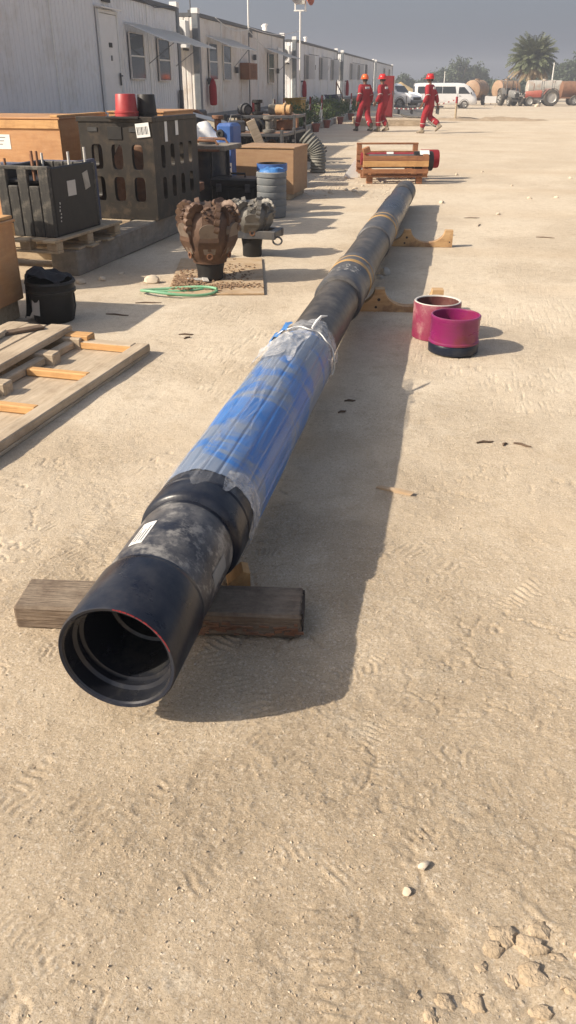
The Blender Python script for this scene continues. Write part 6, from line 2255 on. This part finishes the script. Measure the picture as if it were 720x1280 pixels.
tractor('grey tractor with roof canopy facing the yard, white board beside it', (5.1, 90.5, FZ), rad(-72), 'tractor_grey', True)
tractor('red tractor with big rear wheels in front of the pale tank', (8.3, 90, FZ), rad(186), 'tractor_red', False)
t = thing('sign_board', 'small blank white board on two legs between tank and tractor', 'sign', (3.1, 85, FZ), rad(8))
B('board', 'white_plain', t, (0, 0, .62), (1.05, .04, .56))
for s_ in (-.47, .47):
    B('leg', 'wood_pallet', t, (s_, .025, .45), (.05, .04, .9))
rock('white_stone', 'white stone lying by the red tractor rear wheel', 7.55, 87.5, .3, 'stone_pale', None, .8, z=FZ, seed=4)

t = thing('sand_heap', 'yellowish sand heap beyond the white pickup', 'heap', (-9.2, 150, -.45))
vs = []
for i in range(13):
    for k in range(36):
        a = 2 * PI * k / 36
        r = i / 12
        h = 2.1 * (1 - r) ** .9 * (1 + .25 * (float(fbm(np.array(3 * r * math.cos(a) + 7), np.array(3 * r * math.sin(a) + 7), 3, 3)) - .5))
        vs.append((r * 4.5 * math.cos(a), r * 3.5 * math.sin(a), max(h, 0)))
MB().add(vs, [(i * 36 + k, (i + 1) * 36 + k, (i + 1) * 36 + (k + 1) % 36, i * 36 + (k + 1) % 36) for i in range(12) for k in range(36)]).build('heap', 'sandheap', t, 60)
for (x, y, h) in ((-2.2, 150, 3.6), (24.5, 170, 5.5), (10.2, 104, 3.9)):
    t = thing('lamp_pole', 'slender pale pole standing among the far trees', 'pole', (x, y, -.45), 0, 'poles among the trees')
    MB().tube([(0, 0, 0), (0, 0, h)], [.1, .06], 8).build('pole', 'pole_white', t, 60)
    MB().lathe([(.07, h - .02), (.075, h + .03), (.001, h + .05)], 8).build('cap', 'pole_white', t)

# ------------------------------------------------------------------ palm and trees
def palm(label, loc, hgt, seed, n=96):
    t = thing('date_palm', label, 'palm', loc)
    prof = [(.34, 0), (.3, .3)]
    z = .3
    while z < hgt:
        prof += [(.27, z), (.32, z + .1), (.26, z + .13)]
        z += .15
    MB().lathe(prof, 16, jit=lambda a, zz: .03 * math.sin(a * 7 + zz * 21)).build('trunk', 'bark', t, 30)
    r_ = random.Random(seed)
    live, dead = MB(), MB()
    for i in range(n):
        u = i / n
        el = rad(84 - 124 * u ** 1.0 + r_.uniform(-9, 9))
        az = i * 2.399963 + r_.uniform(-.2, .2)
        L_ = r_.uniform(2.7, 3.5) * (1 - .12 * u)
        droop = r_.uniform(.7, 1.15) * (1.0 if u < .75 else .6)
        mb = dead if u > .8 else live
        p = Vector((.15 * math.cos(az), .15 * math.sin(az), hgt))
        e = el
        pts = [p.copy()]
        ns = 14
        for k in range(ns):
            d_ = Vector((math.cos(e) * math.cos(az), math.cos(e) * math.sin(az), math.sin(e)))
            p = p + d_ * L_ / ns
            pts.append(p.copy())
            e -= droop / ns * (.4 + 1.5 * k / ns)
        mb.tube(pts, [.035 * (1 - .85 * k / ns) for k in range(ns + 1)], 4, False)
        side = Vector((-math.sin(az), math.cos(az), 0))
        for k in range(2, ns + 1):
            d_ = (pts[k] - pts[k - 1]).normalized()
            up = side.cross(d_)
            for h_ in (0, .5):
                b0 = pts[k - 1].lerp(pts[k], h_)
                ll = .62 * math.sin(PI * (.12 + .83 * (k + h_) / (ns + 1))) + .08
                for s_ in (-1, 1):
                    dir_ = (d_ * .75 + side * s_ * .8 + up * r_.uniform(.0, .5) + Vector((0, 0, -.18))).normalized()
                    wv = d_.cross(dir_).normalized().cross(dir_) * .05
                    tip = b0 + dir_ * ll + Vector((0, 0, -.07 * ll))
                    mb.add([b0 - wv * .6, b0 + dir_ * ll * .5 - wv, tip, b0 + dir_ * ll * .5 + wv], [(0, 1, 2, 3)])
    live.build('crown', 'leaf_palm', t)
    dead.build('dead_fronds', 'leaf_dead', t)
    return t


palm('big date palm with shaggy crown rising behind the tank trailers', (8.45, 112, -.45), 4.3, 3, 200)


def tree(label, loc, h, rx, seed, group, m='leaf_tree', n=3600):
    t = thing('tree', label, 'tree', loc, 0, group)
    r_ = random.Random(seed)
    MB().tube([(0, 0, 0), (.1, 0, h * .25), (.05, .1, h * .55)], [.3, .22, .12], 8).build('trunk', 'bark', t, 60)
    for k in range(5):
        a = k * 1.26 + r_.random()
        MB().tube([(.06, 0, h * (.2 + .05 * k)), (rx * .4 * math.cos(a), rx * .4 * math.sin(a), h * .5), (rx * .7 * math.cos(a), rx * .7 * math.sin(a), h * (.6 + .08 * k))], [.14, .08, .03], 6).build('limb', 'bark', t, 60)
    v_, f_ = leaf_cloud(n, rx, rx, h * .46, .26, seed, 34, h * .56, .15)
    MB().add(v_, f_).build('crown', m, t)
    return t


G1 = 'trees behind the minibus'
for i, (x, y, h, rx) in enumerate(((-4.9, 190, 3.9, 2.5), (-2.0, 192, 4.8, 2.6), (.2, 188, 5.7, 2.2), (2.8, 190, 5.0, 2.3), (4.6, 193, 4.2, 2.2), (-6.8, 196, 2.9, 2.2), (-1.2, 200, 4.5, 3.2), (2.0, 200, 4.9, 3.0))):
    tree('dull green tree in the clump behind the minibus', (x, y, -.45), h, rx, 100 + i, G1)
tree('low bushy tree at the end of the cabin row', (-10.6, 185, -.45), 3.2, 2.0, 120, None)
for i, (x, y, h, rx) in enumerate(((17.5, 180, 4.6, 2.8), (20.3, 178, 5.7, 3.0), (23.0, 180, 6.2, 3.0), (25.8, 182, 6.0, 3.0), (15.0, 190, 3.2, 2.6), (28.5, 185, 5.5, 3.0))):
    tree('dull green tree in the clump beyond the rusty tank trailer', (x, y, -.45), h, rx, 130 + i, 'trees beyond the right tank trailer')
for i, x in enumerate((5.5, 7.6, 9.6, 12.0, 14.0)):
    tree('low grey-green scrub bush behind the tank trailers', (x, 150 + (i % 2) * 4, -.45), 2.2 + .4 * (i % 2), 2.0, 150 + i, 'scrub behind the trailers', n=2000)

# ------------------------------------------------------------------ stones, chips and twigs on the sand
for (x, y, r, l_) in ((.075, 1.205, .014, 'small white stone casting a shadow on bare sand'), (.042, 1.135, .012, 'pale angular pebble next to the white stone')):
    rock('pebble', l_, x, y, r, 'stone_pale', None, .8, sink=.1)
cl = [(.235, 1.075, .030), (.285, 1.062, .036), (.215, 1.042, .022), (.31, 1.10, .024), (.125, .915, .024), (.175, .93, .026), (.10, .885, .018),
      (.36, .99, .026), (.25, .985, .016), (.34, 1.05, .018)]
def slab(label, x, y, r, seed):
    """broken plate of crust: jagged outline, uneven top, tilted out of the sand"""
    q = random.Random(seed)
    n = 15
    ang = sorted(q.uniform(0, 2 * PI) for _ in range(n))
    rad_ = [r * q.uniform(.72, 1.2) for _ in range(n)]
    st_ = q.uniform(.6, .95)
    vs = []
    for (k_, z) in ((1.1, -.5), (1.0, .02), (.84, .2), (.45, .27)):
        for a, rr_ in zip(ang, rad_):
            vs.append((rr_ * k_ * math.cos(a), rr_ * k_ * math.sin(a) * st_, r * z + r * q.uniform(-.06, .06)))
    vs.append((0, 0, r * .28))
    fs = [(l_ * n + k, l_ * n + (k + 1) % n, (l_ + 1) * n + (k + 1) % n, (l_ + 1) * n + k) for l_ in range(3) for k in range(n)]
    fs += [(3 * n + k, 3 * n + (k + 1) % n, 4 * n) for k in range(n)]
    o = MB().add(vs, fs).build('crust_clod', 'clod', None, 48, (x, y, gz(x, y) - r * .05), (q.uniform(-.25, .25), q.uniform(-.25, .25), q.uniform(0, 6)))
    return tag(o, label, 'clod', 'clods of broken crust')


for i, (x, y, r) in enumerate(cl + [(.19, 1.0, .02), (.29, 1.0, .03), (.07, .92, .016), (.30, .93, .022), (.39, 1.06, .02)]):
    slab('dry clod of broken crust in the cluster of clods', x, y, r, 300 + i)
for i, (x, y, r) in enumerate(((-.5, 7.35, .07), (-.53, 7.15, .045))):
    rock('stone', ('grey stone beside the pipe between the saddle boards', 'smaller stone touching the grey stone by the pipe')[i], x, y, r, 'concrete', None, .7, seed=340 + i)
r_ = random.Random(21)
for i in range(26):
    x, y = (r_.uniform(-2.0, -.9), r_.uniform(13.0, 16.4)) if i < 14 else (r_.uniform(-.4, 2.2), r_.uniform(8, 17))
    rock('stone', 'pale stone scattered on the sand around the brown crate' if i < 14 else 'pale stone on the open sand across the pipe from the drill bits', x, y, r_.uniform(.02, .05), 'stone_pale',
         'stones around the brown crate' if i < 14 else 'stones right of the pipe', .7, seed=400 + i)
for i, (x, y, r) in enumerate(((-3.0, 6.45, .05), (-2.86, 6.6, .04), (-3.08, 6.3, .03), (-2.8, 6.9, .03))):
    rock('stone', 'pale stone at the near end of the bearer mat', x, y, r, 'stone_pale', 'stones at the bearer mat', .7, seed=460 + i)


def twig(label, x, y, L_, rz, m='twig', w_=.006, group='twigs on the sand'):
    t = thing('twig', label, 'twig', (x, y, gz(x, y) + w_ * .7), rz, group)
    MB().tube([(-L_ / 2, 0, 0), (-L_ * .1, .006, w_ * .3), (L_ * .25, -.004, w_ * .2), (L_ / 2, .004, 0)], [w_ * .6, w_, w_ * .9, w_ * .4], 6).build('stick', m, t, 60)
    return t


for (x, y, L_, a) in ((.275, 3.61, .085, 20), (.365, 3.60, .04, 70), (.445, 3.60, .085, -25)):
    twig('dark twig in the group of three on bare sand', x, y, L_, rad(a), group='three dark twigs')
t = thing('wood_chip', 'split pale wood chip at the edge of the pipe shadow', 'wood chip', (-.115, 3.03, gz(-.115, 3.03)), rad(-18))
MB().prism([(-.08, .003), (-.02, 0), (.075, .002), (.085, .012), (.02, .014), (-.07, .007)], .022).build('chip', 'chip', t)
for i, (x, y, L_, a) in enumerate(((-.44, 3.88, .05, 40), (-1.65, 5.09, .1, 10), (-1.62, 5.02, .06, 60), (-.42, 4.05, .06, 15), (.32, 10.9, .2, 12), (.4, 10.3, .16, 80), (1.1, 9.6, .2, -10), (-2.2, 5.9, .2, 12), (-2.3, 5.5, .18, -5))):
    twig('small dark twig lying on the sand', x, y, L_, rad(a))

# ------------------------------------------------------------------ dusty air
hz = bpy.data.materials.new('dusty_air')
hz.use_nodes = True
nt = hz.node_tree
nt.nodes.clear()
pv = nt.nodes.new('ShaderNodeVolumePrincipled')
pv.inputs['Color'].default_value = (0.80, 0.83, 0.9, 1)
pv.inputs['Density'].default_value = 0.0021
pv.inputs['Anisotropy'].default_value = 0.2
om = nt.nodes.new('ShaderNodeOutputMaterial')
nt.links.new(pv.outputs[0], om.inputs['Volume'])
MATS['dusty_air'] = hz
hb = MB().box((0, 0, 5.0), (1010, 1010, 13.0), ch=0).build('haze', 'dusty_air', None)
tag(hb, 'thin dusty air hanging over the whole yard', 'haze', kind='stuff')
